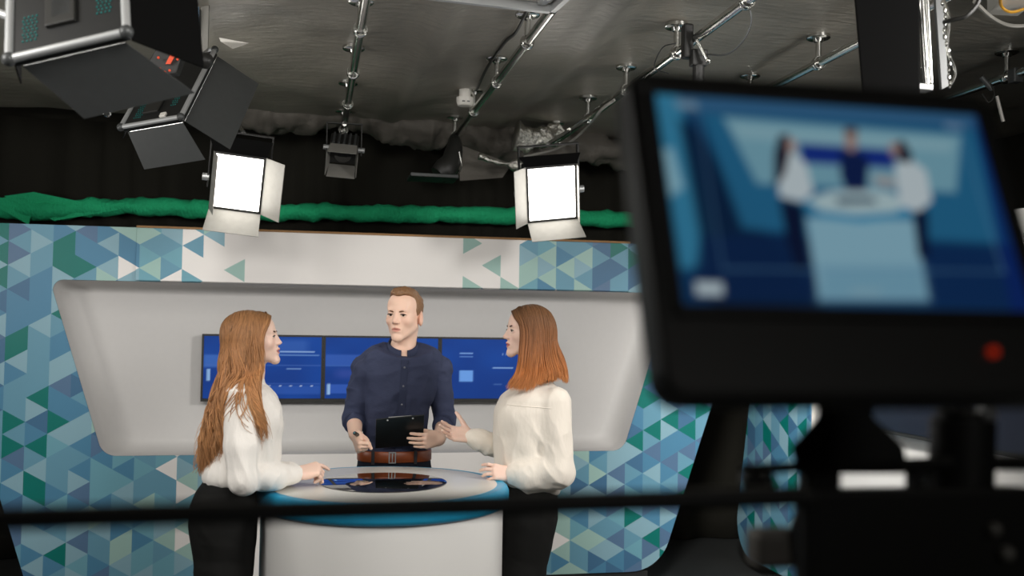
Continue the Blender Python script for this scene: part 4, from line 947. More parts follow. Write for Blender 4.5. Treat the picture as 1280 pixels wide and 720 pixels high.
def lv(rows, Y0, xa=True, cy=0.0):       # levels from the photo: (py, px centre, px half-width, depth half metres) at depth Y0
    out = []
    for py, cx, hw, b in rows:
        p = at(cx, py, Y0); h = (at(cx+hw, py, Y0)-at(cx-hw, py, Y0))[0]/2
        out.append((p[2], p[0], Y0+cy, h, b))
    return out

# ---- the man behind the desk
def man():
    Y0 = 4.62; root = thing('person', 'man in navy shirt behind the desk holding a black clipboard and a pen', 'person', (0.42, Y0, 0))
    H = Head(at(505.5, 393.5, Y0-0.01), (-0.47, -0.88, -0.03), (0.02, 0.0, 1), 1.0)
    sh = [at(456.5, 462, Y0+0.01), at(549, 462, Y0+0.01)]; el = [at(443, 523, Y0+0.04), at(556, 525, Y0+0.04)]
    wr = [at(444, 543, Y0-0.17), at(549, 549, Y0-0.17)]
    lo = at(425, 360, Y0); lo = (lo[0]-0.04, Y0-0.42, 0.0); hi = (at(580, 400, Y0)[0]+0.04, Y0+0.22, at(505, 352, Y0)[2])
    # skin: head, neck, arms, hands and the body under the clothes
    F = Field((lo[0], lo[1], 0.92), hi, 0.003)
    build_head(F, H, True)
    F.chain([H.p(0, -0.030, -0.06), at(503, 440, Y0+0.02), at(502, 462, Y0+0.02)], [0.055, 0.056, 0.075], 0.03)
    F.loft(lv([(440, 503, 16, 0.05), (450, 502, 34, 0.07), (475, 500, 40, 0.085), (530, 496, 34, 0.08), (590, 494, 34, 0.08)], Y0), 0.03)
    for i in (0, 1): F.chain([sh[i], el[i], wr[i]], [0.045, 0.039, 0.029], 0.02)
    # his right hand (left in the photo): loose fist round a marker
    cu = ((1.30, 1.45, 0.9), (1.40, 1.5, 0.9), (1.45, 1.5, 0.9), (1.5, 1.5, 0.9))
    d0 = unit(wr[0]-el[0]); hand(F, wr[0]+d0*0.005, (0.18, -0.80, -0.56), (0.85, 0.30, 0.2), (-0.05, -0.45, 0.9), 1.0, cu, 0.02, (0.80, 0.02, 0.42), 0.45)
    # his left hand: fingers across the near face of the clipboard
    cu2 = ((0.55, 0.28, 0.15), (0.5, 0.3, 0.15), (0.5, 0.32, 0.18), (0.5, 0.36, 0.2))
    hand(F, wr[1], (-0.74, -0.58, -0.02), (-0.35, 0.92, 0.10), (0, 0.30, 1), 1.0, cu2, 0.02, (0.8, 0.25, 0.65), 0.2)
    V, Fc = F.mesh(); V = smooth_mesh(V, Fc, 1)
    raw('body', V, Fc, SKINM, root, None, True, attr=skin_tint(H, V, (238, 200, 178), (214, 150, 134)))
    face_parts(H, root, IRISB, BROW, (-0.15, 0.0), 0.0045)
    # shirt
    S = Field((lo[0], lo[1], 0.95), (hi[0], hi[1], at(500, 415, Y0)[2]), 0.0045)
    S.loft(lv([(426, 504, 19, 0.060), (431, 504, 27, 0.066), (436, 503.5, 40, 0.076), (443, 503, 49, 0.088), (454, 502.5, 50, 0.10), (470, 501, 46, 0.112), (488, 499.5, 43.5, 0.118), (510, 497, 39.5, 0.116), (535, 495.5, 38.5, 0.108), (556, 494.5, 40, 0.106), (572, 493, 42, 0.110)], Y0), 0.02, 2.4)
    for i in (0, 1):
        S.cone(sh[i], el[i], 0.060, 0.049, 0.012); e2 = el[i]+(wr[i]-el[i])*0.26
        S.cone(el[i], e2, 0.049, 0.045, 0.015)
    nk = at(503, 440, Y0+0.01)
    nc = at(504, 434.5, Y0)
    S.cut(lambda x, y, z: (z-(nc[2]-0.008+0.52*(y-nc[1]))-0.3*np.maximum(0, np.sqrt((x-nc[0])**2+(y-nc[1]-0.006)**2)-0.066))*0.85)
    V, Fc = S.mesh(); V = smooth_mesh(V, Fc, 1); zt = V[:, 2]
    V = cloth_wrinkle(V, Fc, 0.011, 31, (8, 8, 13)); raw('shirt', V, Fc, NAVY, root, None, True); fy = front_of(V, Fc)
    # rolled cuffs
    for i in (0, 1):
        d = unit(wr[i]-el[i]); c = el[i]+(wr[i]-el[i])*0.27
        MB().tube([c-d*0.022, c-d*0.020, c, c+d*0.016, c+d*0.017], [0.044, 0.0515, 0.0515, 0.051, 0.040], 28).build('rolled_cuff', NAVYD, root, smooth=True)
    # band collar, open at the throat
    cb = []; cx, cy, cz = at(504, 434.5, Y0)
    for k in range(41):
        a = math.radians(-90+13+(360-26)*k/40); sa = math.sin(a); fr = max(0, -sa)
        for (rr, zz) in ((0.084, -0.034), (0.0685, 0.022), (0.0635, 0.022), (0.066, -0.030)):
            cb.append((cx+rr*math.cos(a)*(1-0.10*fr), cy+0.006+rr*sa*1.04, cz+zz+0.034*sa))
    cf = [(k*4+j, k*4+(j+1) % 4, (k+1)*4+(j+1) % 4, (k+1)*4+j) for k in range(40) for j in range(4)]+[(0, 1, 2, 3), (163, 162, 161, 160)]
    raw('band_collar', cb, cf, NAVYD, root, None, True)
    # placket with buttons down the front
    zs = np.linspace(at(503, 449, Y0)[2], at(495, 562, Y0)[2], 26); pl = []; bt = []
    for j, z in enumerate(zs):
        x = np.interp(j, [0, 25], [at(503.5, 449, Y0)[0], at(494.5, 562, Y0)[0]])
        pl.append([x, min(fy(x+dx, z, Y0) for dx in (-0.014, -0.007, 0, 0.007, 0.014))-0.003, z])
    ys = np.array([q_[1] for q_ in pl]); ys = np.minimum(ys, np.convolve(np.pad(ys, 2, 'edge'), np.ones(5)/5, 'valid'))
    for q_, y_ in zip(pl, ys): q_[1] = y_
    v = []; f = []
    for j, p in enumerate(pl): v += [(p[0]-0.016, p[1]+0.008, p[2]), (p[0]-0.015, p[1], p[2]), (p[0]+0.015, p[1], p[2]), (p[0]+0.016, p[1]+0.008, p[2])]
    f = [(j*4+q, j*4+q+1, j*4+q+5, j*4+q+4) for j in range(25) for q in range(3)]
    raw('placket', v, f, NAVYD, root, None, False)
    for j in (2, 7, 12, 17, 22): MB().ball(np.array(pl[j])+(0, -0.002, 0), (0.0048, 0.003, 0.0048), 10, 6).build('button', mat('grey_button', rgb(120, 122, 130), 0.3) if j == 2 else bpy.data.materials['grey_button'], root, smooth=True)
    # belt, trousers, shoes
    def ring(name, pyc, hh, a, b, m, r_out=0.0):
        p = at(493, pyc, Y0); q = []
        for k in range(64):
            t_ = 2*math.pi*k/64; ca, sa = math.cos(t_), math.sin(t_); e_ = 2/2.4
            q.append((p[0]+a*np.sign(ca)*abs(ca)**e_, Y0+b*np.sign(sa)*abs(sa)**e_))
        v = [(x, y, p[2]-hh) for x, y in q]+[(x, y, p[2]+hh) for x, y in q]; c_ = (p[0], Y0)
        v += [(c_[0]+(x-c_[0])*0.9, c_[1]+(y-c_[1])*0.9, z) for x, y, z in v]
        f = []
        for k in range(64):
            l = (k+1) % 64; f += [(k, l, 64+l, 64+k), (128+l, 128+k, 192+k, 192+l), (64+k, 64+l, 192+l, 192+k), (l, k, 128+k, 128+l)]
        return raw(name, v, f, m, root, None, True), p
    hb = abs(at(493, 561, Y0)[2]-at(493, 574.5, Y0)[2])/2
    bel, p = ring('belt', 567.5, hb, 0.170, 0.126, LEATHER); a0 = bel.modifiers.new('bevel', 'BEVEL'); a0.width = 0.003; a0.limit_method = 'ANGLE'
    b = MB(); yb = Y0-0.131
    for dx, dz, sx, sz in ((-0.014, 0, 0.004, 0.05), (0.014, 0, 0.004, 0.05), (0, 0.023, 0.028, 0.004), (0, -0.023, 0.028, 0.004), (0.0, 0, 0.004, 0.046)): b.box((p[0]-0.02+dx, yb, p[2]+dz), (sx, 0.008, sz))
    b.build('belt_buckle', ALU, root)
    for dx in (-0.105, 0.085): MB().box((p[0]+dx, Y0-0.1245+abs(dx)*0.09, p[2]), (0.014, 0.012, hb*2+0.012)).build('belt_loop', DLEATHER, root)
    T = Field((p[0]-0.25, Y0-0.2, 0.02), (p[0]+0.25, Y0+0.2, p[2]+0.02), 0.008)
    T.loft([(p[2]+0.005, p[0], Y0, 0.163, 0.116), (p[2]-0.06, p[0], Y0, 0.170, 0.122), (p[2]-0.15, p[0], Y0, 0.175, 0.12), (p[2]-0.2, p[0], Y0, 0.172, 0.11)], 0.03)
    for s in (-1, 1): T.chain([(p[0]+s*0.085, Y0, p[2]-0.14), (p[0]+s*0.095, Y0, 0.50), (p[0]+s*0.10, Y0+0.02, 0.07)], [0.088, 0.066, 0.052], 0.04)
    V, Fc = T.mesh(); raw('trousers', V, Fc, DENIM, root, None, True)
    for s in (-1, 1): MB().ball((p[0]+s*0.10, Y0-0.05, 0.046), (0.048, 0.135, 0.046), 14, 10).build('shoe', SHOE, root, smooth=True)
    # short hair, thinning at the temples
    h = Field(H.c-0.15, H.c+0.17, 0.0035); h.ell(H.p(0, -0.016, 0.036), np.array((0.0785, 0.1000, 0.0895)), H.ax, 0.01)
    h.ell(H.p(0.0, 0.035, 0.098), np.array((0.05, 0.05, 0.028)), H.ax, 0.03)
    def cutf(x, y, z):
        dx, dy, dz = x-H.c[0], y-H.c[1], z-H.c[2]; r = dx*H.r[0]+dy*H.r[1]+dz*H.r[2]; f = dx*H.f[0]+dy*H.f[1]+dz*H.f[2]; u = dx*H.u[0]+dy*H.u[1]+dz*H.u[2]
        g = np.interp(f, [-0.2, -0.035, -0.02, 0.022, 0.034, 0.06, 0.085, 0.2], [-0.055, -0.05, -0.012, -0.002, 0.062, 0.082, 0.088, 0.12]).astype(np.float32)+0.35*np.abs(r)*(f > 0.03)*(u > 0.05)
        return (g-u)*0.6
    h.cut(cutf); V, Fc = h.mesh(); V = smooth_mesh(V, Fc, 1); V = V+normals(V, Fc)*(0.0022*vnoise(V*np.array([160, 160, 60]), 5)+0.003*vnoise(V*45, 6))[:, None]
    raw('hair', V, Fc, mat('short_brown_hair', rgb(134, 98, 66), 0.5, var=(160, 0.35), bump=((500, 500, 150), 0.6, 0.003)), root, None, True)
    return root, H, wr
man_o, MH_, mwr = man()
# clipboard and marker
cb = thing('clipboard', 'black clipboard held by the man in the navy shirt', 'clipboard', at(500, 560, 4.50))
q = [at(469, 560, 4.49), at(528.5, 555.5, 4.47), at(530.5, 518.5, 4.33), at(470, 524, 4.35)]
MB().sheet(q, 0.005).build('board', mat('black_clipboard_vinyl', rgb(24, 27, 28), 0.35, spec=0.5), cb, bevel=0.001)
u_ = unit(q[1]-q[0]); v_ = unit(q[3]-q[0]); n_ = np.cross(u_, v_)
MB().box((q[2]+q[3])/2-v_*0.010+np.array((0, 0.007, 0.001)), (0.10, 0.022, 0.005), (u_, v_, n_)).build('clip', ALU, cb, bevel=0.001)
for s in (-0.25, 0.25): MB().ball((q[2]+q[3])/2+u_*s*0.22-v_*0.012+n_*0.003*np.sign(-n_[1]), 0.0045).build('rivet', ALU, cb, smooth=True)
pn = thing('marker_pen', 'small dark marker pen in the fist of the man in the navy shirt', 'pen', at(443, 541, 4.36))
MB().cyl(at(452, 547, 4.46), at(443.5, 541.5, 4.345), 0.0085, n=14).cyl(at(443.5, 541.5, 4.345), at(443, 541, 4.335), 0.0085, 0.006, n=14).build('barrel', BLACK, pn, smooth=True)
MB().cyl(at(442.9, 540.9, 4.335), at(442.7, 540.7, 4.331), 0.004).build('tip', mat('teal_pen_end', rgb(70, 120, 130), 0.4), pn, smooth=True)

# ---- the long-haired woman at the left, in profile
def woman_left():
    Y0 = 3.80; root = thing('person', 'woman with long wavy auburn hair leaning on the desk at left', 'person', (at(285, 600, Y0)[0], Y0, 0))
    H = Head(at(318.5, 423.5, Y0), (0.985, -0.12, 0.13), (-0.13, 0, 1), 0.83)
    shn = at(300, 495, Y0-0.125); eln = at(304, 600, Y0-0.185); wrn = at(370, 592, Y0-0.005)
    shf = at(304, 500, Y0+0.135); elf = at(318, 592, Y0+0.20); wrf = at(364, 590, Y0+0.08)
    x0 = at(225, 600, Y0)[0]-0.03; x1 = at(425, 600, Y0)[0]+0.02; zt = at(314, 380, Y0)[2]
    F = Field((x0+0.1, Y0-0.26, 0.75), (x1, Y0+0.3, zt), 0.003)
    build_head(F, H, False, -0.004)
    nb_ = at(309, 490, Y0)
    F.chain([H.p(0, -0.028, -0.06), at(313, 466, Y0), nb_], [0.047, 0.045, 0.060], 0.03)
    F.loft(lv([(482, 310, 18, 0.06), (495, 309, 24, 0.12), (540, 310, 26, 0.11), (590, 292, 24, 0.11), (640, 280, 30, 0.13), (672, 280, 32, 0.13)], Y0), 0.03)
    F.chain([shn, eln, wrn], [0.036, 0.030, 0.021], 0.02); F.chain([shf, elf, wrf], [0.036, 0.030, 0.021], 0.02)
    cu = ((0.55, 0.15, 0.1), (1.0, 1.1, 0.6), (1.05, 1.1, 0.6), (1.05, 1.1, 0.6))
    hand(F, wrn, (0.93, 0.25, 0.14), (0.1, 0.55, -0.85), (-0.2, 0.75, 0.55), 0.97, cu, 0.05, (0.85, 0.35, 0.3), 0.3)
    hand(F, wrf, (0.93, -0.05, 0.0), (0.0, -0.5, -0.86), (0.0, -0.8, 0.5), 0.86, ((0.5, 0.5, 0.3),)*4, 0.04)
    V, Fc = F.mesh(); V = smooth_mesh(V, Fc, 1); raw('body', V, Fc, SKINM, root, None, True, attr=skin_tint(H, V, (241, 206, 188), (208, 128, 116)))
    face_parts(H, root, IRISB, BROWD, (0.0, 0.0))
    # blouse: slightly loose, bloused over the waistband
    S = Field((x0+0.05, Y0-0.30, 0.9), (x1, Y0+0.32, at(310, 462, Y0)[2]), 0.0042)
    S.loft(lv([(474, 314, 15, 0.055), (479, 313, 18, 0.062), (484, 311, 27, 0.125), (492, 311, 33, 0.16), (510, 314, 37, 0.172), (530, 315.5, 38, 0.165), (550, 313, 38, 0.155), (572, 307, 42, 0.152), (586, 302, 45, 0.155), (595, 299, 43, 0.152), (600, 297, 38, 0.14)], Y0), 0.02)
    S.ell(at(334, 524, Y0-0.07), (0.043, 0.06, 0.055), None, 0.04)
    S.cone(shn, shn+(eln-shn)*0.6, 0.054, 0.055, 0.016); S.cone(shn+(eln-shn)*0.6, eln, 0.055, 0.044, 0.016); S.cone(eln, eln+(wrn-eln)*0.6, 0.043, 0.039, 0.02); S.cone(eln+(wrn-eln)*0.6, wrn-(wrn-eln)*0.02, 0.038, 0.030, 0.02)
    S.cone(shf, elf, 0.054, 0.050, 0.03); S.cone(elf, wrf, 0.048, 0.030, 0.02)
    S.cut(lambda x, y, z: (1.008-z)+0*x+0*y, (DC[0]-0.52, Y0-0.35, 0.8), (x1+0.02, Y0+0.4, 1.1))
    V, Fc = S.mesh(); V = smooth_mesh(V, Fc, 1)
    lowm = 0.55+0.45*np.clip((1.30-V[:, 2])*5, 0, 1.3)
    V = cloth_wrinkle(V, Fc, 0.0105, 41, (12, 12, 8), lowm); raw('blouse', V, Fc, BLOUSE, root, None, True)
    d = unit(wrn-eln); c = wrn-d*0.006
    MB().tube([c-d*0.045, c-d*0.043, c-d*0.02, c+d*0.008, c+d*0.009], [0.030, 0.0355, 0.0345, 0.033, 0.024], 26).build('cuff', BLOUSE, root, smooth=True)
    # trousers
    T = Field((x0-0.03, Y0-0.26, 0.02), (at(345, 600, Y0)[0], Y0+0.26, at(290, 585, Y0)[2]), 0.007)
    T.loft(lv([(590, 292, 31, 0.135), (600, 288, 32, 0.14), (615, 282.5, 37.5, 0.158), (635, 279.5, 43, 0.172), (655, 279, 42.5, 0.178), (680, 280.5, 39.5, 0.178), (705, 281, 36, 0.172), (725, 281, 34, 0.168)], Y0), 0.03)
    hx = at(281, 700, Y0)[0]
    for s in (-1, 1): T.chain([(hx, Y0+s*0.085, at(281, 712, Y0)[2]), (hx-0.01, Y0+s*0.08, 0.45), (hx-0.03, Y0+s*0.08, 0.07)], [0.09, 0.062, 0.045], 0.03)
    V, Fc = T.mesh(); V = cloth_wrinkle(V, Fc, 0.003, 44, (8, 8, 14)); raw('trousers', V, Fc, BLKCL, root, None, True)
    for s in (-1, 1): MB().ball((hx+0.02, Y0+s*0.08, 0.04), (0.12, 0.042, 0.04), 14, 10).build('shoe', SHOE, root, smooth=True)
    # hair: a close cap plus long waved locks down the back, one lock in front of the shoulder
    h = Field((x0, Y0-0.2, at(300, 592, Y0)[2]), (at(345, 400, Y0)[0], Y0+0.2, zt+0.02), 0.0042); s = H.s
    h.ell(H.p(0, -0.024, 0.030), np.array((0.082, 0.100, 0.092))*s, H.ax, 0.02)
    h.chain([at(297, 415, Y0), at(294, 455, Y0), at(288, 500, Y0-0.03), at(272, 545, Y0-0.04), at(263, 575, Y0-0.04)], [0.050, 0.046, 0.036, 0.024, 0.008], 0.04)
    for yy in (-0.045, 0.045): h.chain([at(304, 420, Y0+yy), at(303, 455, Y0+yy*1.4), at(292, 500, Y0+yy*1.7), at(276, 540, Y0+yy*1.6)], [0.030, 0.030, 0.026, 0.012], 0.03)
    def cutf(x, y, z):
        dx, dy, dz = x-H.c[0], y-H.c[1], z-H.c[2]; f = (dx*H.f[0]+dy*H.f[1]+dz*H.f[2])/s; u = (dx*H.u[0]+dy*H.u[1]+dz*H.u[2])/s
        g = np.interp(u, [-0.3, -0.10, -0.03, 0.03, 0.05, 0.068, 0.082, 0.2], [0.005, 0.005, 0.026, 0.042, 0.060, 0.085, 0.115, 0.2])
        return ((f-g)*0.7*s)
    h.cut(cutf, (H.c-0.13), (H.c+0.16)); V, Fc = h.mesh(); V = smooth_mesh(V, Fc, 2)
    V = V+normals(V, Fc)*(0.003*vnoise(V*np.array([110, 110, 22]), 5)+0.004*vnoise(V*np.array([50, 50, 16]), 6))[:, None]
    z0, z1 = V[:, 2].min(), V[:, 2].max(); tt = ((z1-V[:, 2])/(z1-z0))
    def cols(q):
        q = np.asarray(q); ks = [0, 0.18, 0.5, 0.8, 1.0]; cc = np.array([lin(c) for c in ((128, 92, 60), (150, 106, 68), (172, 122, 80), (190, 140, 94), (164, 116, 74))])
        return np.stack([np.interp(q, ks, cc[:, i]) for i in range(3)], -1)
    hair = raw('hair', V, Fc, HAIRM, root, None, True, attr=cols(tt)*(0.75+0.35*vnoise(V*np.array([140, 140, 14]), 9))[:, None])
    top = lambda dy: H.p(dy, 0.02, 0.124)
    n1, n2, n3 = Y0-0.075, Y0-0.10, Y0-0.175
    G = [[H.p(0.0, 0.082, 0.094), H.p(0.052, 0.078, 0.060), H.p(0.076, 0.050, 0.0), at(329, 455, n2+0.02), at(324, 480, n3+0.02), at(327, 506, n3), at(333, 528, n3), at(337, 548, n3)],
         [H.p(0.0, 0.035, 0.118), H.p(0.062, 0.035, 0.075), H.p(0.084, 0.02, -0.01), at(322, 460, n2), at(316, 484, n3+0.01), at(320, 510, n3), at(328, 532, n3), at(335, 550, n3)],
         [H.p(0.0, 0.01, 0.121), H.p(0.065, 0.01, 0.075), H.p(0.087, -0.01, -0.02), at(306, 460, n2), at(290, 486, n2-0.03), at(280, 518, n2-0.02), at(275, 550, n2-0.03), at(269, 576, n2-0.02)],
         [H.p(0.0, -0.02, 0.12), H.p(0.065, -0.02, 0.07), H.p(0.084, -0.045, -0.02), at(303, 465, n2), at(283, 498, n2), at(272, 532, n2), at(266, 562, n2+0.02), at(261, 586, n2+0.03)],
         [H.p(0.0, -0.06, 0.108), H.p(0.055, -0.07, 0.06), H.p(0.065, -0.09, -0.02), at(290, 462, n1), at(275, 500, n1), at(265, 538, n1), at(259, 566, n1+0.02), at(256, 592, n1+0.03)],
         [H.p(0.0, -0.09, 0.085), H.p(0.03, -0.112, 0.03), H.p(0.03, -0.12, -0.04), at(279, 465, Y0), at(268, 505, Y0), at(258, 540, Y0-0.01), at(255, 568, Y0-0.01), at(255, 592, Y0-0.01)],
         [H.p(0.0, -0.09, 0.085), H.p(-0.03, -0.112, 0.03), H.p(-0.03, -0.12, -0.04), at(283, 465, Y0+0.06), at(270, 505, Y0+0.06), at(262, 545, Y0+0.06), at(258, 575, Y0+0.05), at(260, 585, Y0+0.05)]]
    o = strands('locks', G[2:], 1150, hair, HAIRM, cols, 0.0021, 0.020, 2.6, 0.0045, 36, 3, H=(h, S), clumps=70); o = strands('locks', G[:2], 110, hair, HAIRM, cols, 0.0019, 0.014, 3.4, 0.0025, 40, 4, H=(h, S), clumps=3, tipcut=0.25); o = strands('locks', G[0:4], 420, hair, HAIRM, cols, 0.0020, 0.006, 2.6, 0.004, 30, 6, tipcut=0.62, H=(h, S))
    Gf = [[H.p(0, 0.06, 0.112), H.p(-0.055, 0.06, 0.075), H.p(-0.077, 0.035, 0.0), at(322, 460, Y0+0.09), at(316, 490, Y0+0.16), at(312, 520, Y0+0.17)],
          [H.p(0, -0.03, 0.118), H.p(-0.065, -0.03, 0.07), H.p(-0.085, -0.03, -0.02), at(300, 465, Y0+0.10), at(286, 510, Y0+0.12), at(274, 560, Y0+0.1)]]
    strands('locks', Gf, 200, hair, HAIRM, cols, 0.0022, 0.009, 2.6, 0.006, 26, 5, H=(h, S))
    return root
wl = woman_left()

# ---- the auburn-haired woman at the right, in profile, talking with her hands
def woman_right():
    Y0 = 4.05; root = thing('person', 'woman with straight shoulder-length auburn hair gesturing at the right of desk', 'person', (at(662, 600, Y0)[0], Y0, 0))
    H = Head(at(659.5, 414.5, Y0), (-0.985, -0.13, 0.03), (0.03, 0, 1), 0.88)
    shn = at(694, 503, Y0-0.13); eln = at(697, 589, Y0-0.16); wrn = at(641, 594, Y0-0.13)
    shf = at(656, 500, Y0+0.14); elf = at(655, 572, Y0+0.20); wrf = at(589, 546, Y0+0.15)
    x0 = at(545, 600, Y0)[0]-0.02; x1 = at(722, 600, Y0)[0]+0.03; zt = at(662, 372, Y0)[2]
    F = Field((x0, Y0-0.3, 0.75), (x1, Y0+0.36, zt), 0.003)
    build_head(F, H, False, 0.001)
    F.chain([H.p(0, -0.028, -0.06), at(668, 466, Y0), at(670, 492, Y0)], [0.048, 0.046, 0.060], 0.03)
    F.loft(lv([(484, 671, 17, 0.06), (497, 670, 26, 0.12), (540, 664, 27, 0.11), (600, 662, 25, 0.11), (640, 660, 28, 0.12), (676, 656, 28, 0.13)], Y0), 0.03)
    F.chain([shn, eln, wrn], [0.036, 0.030, 0.021], 0.02); F.chain([shf, elf, wrf], [0.036, 0.030, 0.021], 0.02)
    cu = ((0.35, 0.45, 0.3), (0.42, 0.5, 0.3), (0.5, 0.5, 0.35), (0.55, 0.5, 0.35))
    hand(F, wrn, (-0.97, 0.0, 0.18), (-0.15, 0.90, -0.42), (-0.1, 0.45, 0.9), 0.88, cu, 0.10, (0.85, 0.3, 0.4), 0.25)
    cu2 = ((0.30, 0.22, 0.15), (0.35, 0.25, 0.2), (0.42, 0.3, 0.2), (0.5, 0.3, 0.2))
    hand(F, wrf, (-0.92, 0.05, 0.16), (-0.10, -0.86, 0.50), (-0.1, 0.45, 0.88), 0.92, cu2, 0.10, (0.60, 0.80, 0.05), 0.05)
    V, Fc = F.mesh(); V = smooth_mesh(V, Fc, 1); raw('body', V, Fc, SKINM, root, None, True, attr=skin_tint(H, V, (241, 206, 188), (208, 128, 116)))
    face_parts(H, root, IRISB, BROWD, (0.0, 0.0))
    S = Field((x0, Y0-0.32, 0.9), (x1, Y0+0.36, at(668, 462, Y0)[2]), 0.0042)
    S.loft(lv([(476, 670, 17, 0.06), (480, 670, 21, 0.07), (486, 669, 30, 0.13), (496, 667, 39, 0.165), (512, 663, 43, 0.172), (535, 660, 41.5, 0.165), (560, 660, 40, 0.155), (580, 662, 40, 0.152), (596, 664, 38, 0.15), (606, 665, 34, 0.145), (613, 665, 30, 0.135)], Y0), 0.02)
    S.ell(at(637, 522, Y0-0.07), (0.048, 0.06, 0.06), None, 0.04)
    S.cone(shn, eln, 0.062, 0.058, 0.03); S.cone(eln, eln+(wrn-eln)*0.66, 0.058, 0.056, 0.03); S.cone(eln+(wrn-eln)*0.6, wrn-(wrn-eln)*0.04, 0.05, 0.036, 0.02)
    S.cone(shf, elf, 0.056, 0.05, 0.03); S.cone(elf, wrf-(wrf-elf)*0.12, 0.052, 0.044, 0.02); S.cone(wrf-(wrf-elf)*0.15, wrf, 0.042, 0.032, 0.015)
    S.cone(at(667, 500, Y0), at(666, 462, Y0), 0.045, 0.062, 0.004, 'sub')
    V, Fc = S.mesh(); V = smooth_mesh(V, Fc, 1)
    lowm = 0.5+0.5*np.clip((1.28-V[:, 2])*5, 0, 1.3)
    V = cloth_wrinkle(V, Fc, 0.0085, 51, (12, 12, 7), lowm); raw('blouse', V, Fc, CREAM, root, None, True); fy = front_of(V, Fc)
    for w1, e1 in ((wrn, eln), (wrf, elf)):
        d = unit(w1-e1); c = w1-d*0.004
        MB().tube([c-d*0.034, c-d*0.032, c-d*0.012, c+d*0.012, c+d*0.013], [0.030, 0.0365, 0.036, 0.0345, 0.024], 26).build('cuff', CREAM, root, smooth=True)
    # yoke seam across the chest
    pts = []
    for x in np.linspace(628, 676, 14):
        p = at(x, 503+(x-628)*0.06, Y0); pts.append((p[0], fy(p[0], p[2], Y0), p[2]))
    MB().tube(pts, 0.0022, 6).build('yoke_seam', CREAM, root, smooth=True)
    T = Field((at(600, 600, Y0)[0], Y0-0.26, 0.02), (at(712, 600, Y0)[0], Y0+0.26, at(660, 596, Y0)[2]), 0.007)
    T.loft(lv([(602, 662, 31, 0.135), (612, 661.5, 33, 0.145), (628, 660, 35, 0.165), (645, 658.5, 35.5, 0.175), (670, 655, 33.5, 0.175), (700, 650, 31.5, 0.17), (730, 645, 30, 0.165)], Y0), 0.03)
    hx = at(646, 715, Y0)[0]
    for s in (-1, 1): T.chain([(hx, Y0+s*0.085, at(646, 715, Y0)[2]), (hx-0.01, Y0+s*0.08, 0.45), (hx+0.03, Y0+s*0.08, 0.07)], [0.088, 0.062, 0.045], 0.03)
    V, Fc = T.mesh(); V = cloth_wrinkle(V, Fc, 0.003, 54, (8, 8, 14)); raw('trousers', V, Fc, BLKCL, root, None, True)
    for s in (-1, 1): MB().ball((hx-0.02, Y0+s*0.08, 0.04), (0.12, 0.042, 0.04), 14, 10).build('shoe', SHOE, root, smooth=True)
    s = H.s; h = Field((at(625, 400, Y0)[0], Y0-0.2, at(670, 494, Y0)[2]), (at(722, 400, Y0)[0], Y0+0.2, zt+0.01), 0.004)
    h.ell(H.p(0, -0.022, 0.032), np.array((0.084, 0.104, 0.092))*s, H.ax, 0.02)
    h.chain([at(676, 420, Y0), at(682, 450, Y0), at(686, 466, Y0)], [0.056, 0.056, 0.040], 0.04)
    for yy in (-0.05, 0.05): h.chain([at(668, 420, Y0+yy), at(668, 450, Y0+yy*1.4), at(666, 474, Y0+yy*1.6)], [0.030, 0.032, 0.022], 0.03)
    def cutf(x, y, z):
        dx, dy, dz = x-H.c[0], y-H.c[1], z-H.c[2]; f = (dx*H.f[0]+dy*H.f[1]+dz*H.f[2])/s; u = (dx*H.u[0]+dy*H.u[1]+dz*H.u[2])/s
        g = np.interp(u, [-0.3, -0.14, -0.10, -0.03, 0.03, 0.05, 0.064, 0.078, 0.2], [0.06, 0.05, 0.03, 0.036, 0.046, 0.066, 0.090, 0.115, 0.2])
        return ((f-g)*0.7*s)
    h.cut(cutf, (H.c-0.16), (H.c+0.16)); V, Fc = h.mesh(); V = smooth_mesh(V, Fc, 2)
    V = V+normals(V, Fc)*(0.0025*vnoise(V*np.array([120, 120, 10]), 5)+0.003*vnoise(V*np.array([50, 50, 8]), 6))[:, None]
    z0, z1 = V[:, 2].min(), V[:, 2].max()
    def cols(q):
        q = np.asarray(q); ks = [0, 0.2, 0.5, 0.75, 1.0]; cc = np.array([lin(c) for c in ((100, 72, 50), (114, 78, 50), (144, 92, 54), (184, 116, 64), (206, 140, 84))])
        return np.stack([np.interp(q, ks, cc[:, i]) for i in range(3)], -1)
    hair = raw('hair', V, Fc, HAIRM, root, None, True, attr=cols((z1-V[:, 2])/(z1-z0))*(0.78+0.3*vnoise(V*np.array([150, 150, 6]), 9))[:, None])
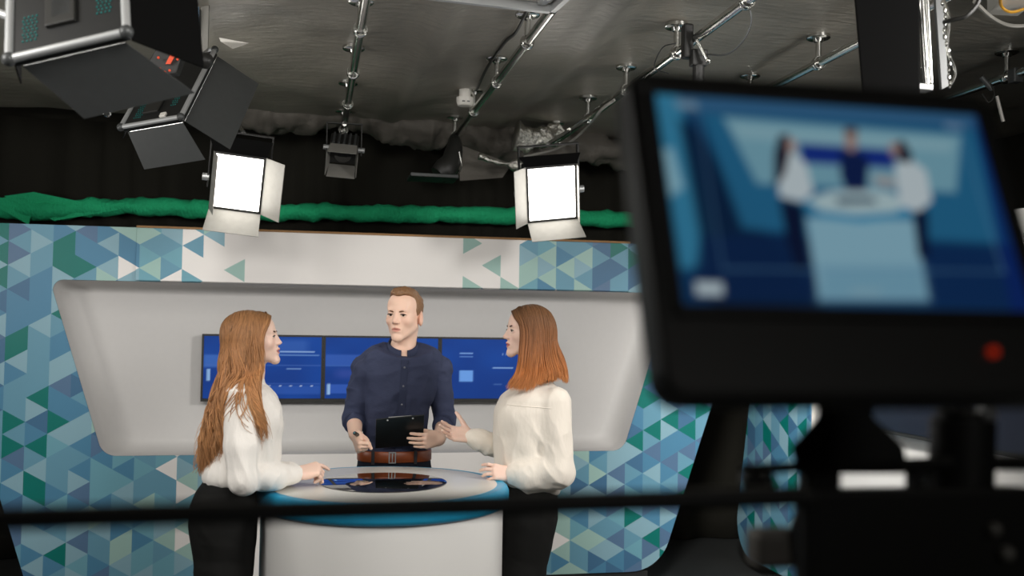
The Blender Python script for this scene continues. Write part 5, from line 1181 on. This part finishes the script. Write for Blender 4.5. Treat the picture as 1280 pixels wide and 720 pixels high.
    G = [[H.p(0, 0.086, 0.092), H.p(-0.048, 0.084, 0.060), H.p(-0.074, 0.060, 0.01), at(649, 450, Y0-0.095), at(644, 470, Y0-0.13), at(632, 486, Y0-0.14)],
         [H.p(0, 0.03, 0.12), H.p(-0.062, 0.04, 0.075), H.p(-0.084, 0.024, -0.01), at(658, 452, Y0-0.10), at(653, 472, Y0-0.135), at(645, 488, Y0-0.15)],
         [H.p(0, 0.01, 0.122), H.p(-0.066, 0.01, 0.075), H.p(-0.088, -0.005, -0.02), at(667, 452, Y0-0.10), at(665, 472, Y0-0.13), at(660, 489, Y0-0.15)],
         [H.p(0, -0.02, 0.122), H.p(-0.066, -0.03, 0.07), H.p(-0.086, -0.04, -0.02), at(680, 450, Y0-0.10), at(682, 466, Y0-0.12), at(680, 479, Y0-0.135)],
         [H.p(0, -0.06, 0.112), H.p(-0.055, -0.08, 0.06), H.p(-0.062, -0.10, -0.02), at(694, 446, Y0-0.08), at(699, 462, Y0-0.10), at(702, 475, Y0-0.11)],
         [H.p(0, -0.09, 0.085), H.p(-0.02, -0.118, 0.03), H.p(-0.02, -0.128, -0.03), at(703, 446, Y0-0.02), at(708, 464, Y0-0.03), at(710, 479, Y0-0.04)],
         [H.p(0, -0.09, 0.085), H.p(0.03, -0.115, 0.03), H.p(0.04, -0.122, -0.03), at(700, 448, Y0+0.06), at(703, 464, Y0+0.07), at(704, 478, Y0+0.07)]]
    strands('locks', G, 1500, hair, HAIRM, cols, 0.0018, 0.0022, 1.2, 0.004, 22, 8, tipcut=0.10, H=(h, S))
    Gf = [[H.p(0, 0.05, 0.115), H.p(0.052, 0.062, 0.078), H.p(0.074, 0.048, 0.01), at(650, 452, Y0+0.08), at(642, 470, Y0+0.12), at(634, 480, Y0+0.13)],
          [H.p(0, 0.0, 0.12), H.p(0.066, 0.0, 0.07), H.p(0.088, -0.01, -0.02), at(668, 452, Y0+0.10), at(664, 474, Y0+0.14), at(656, 486, Y0+0.15)]]
    strands('locks', Gf, 200, hair, HAIRM, cols, 0.0018, 0.003, 1.2, 0.004, 22, 9, tipcut=0.1, H=(h, S))
    return root
wr_o = woman_right()
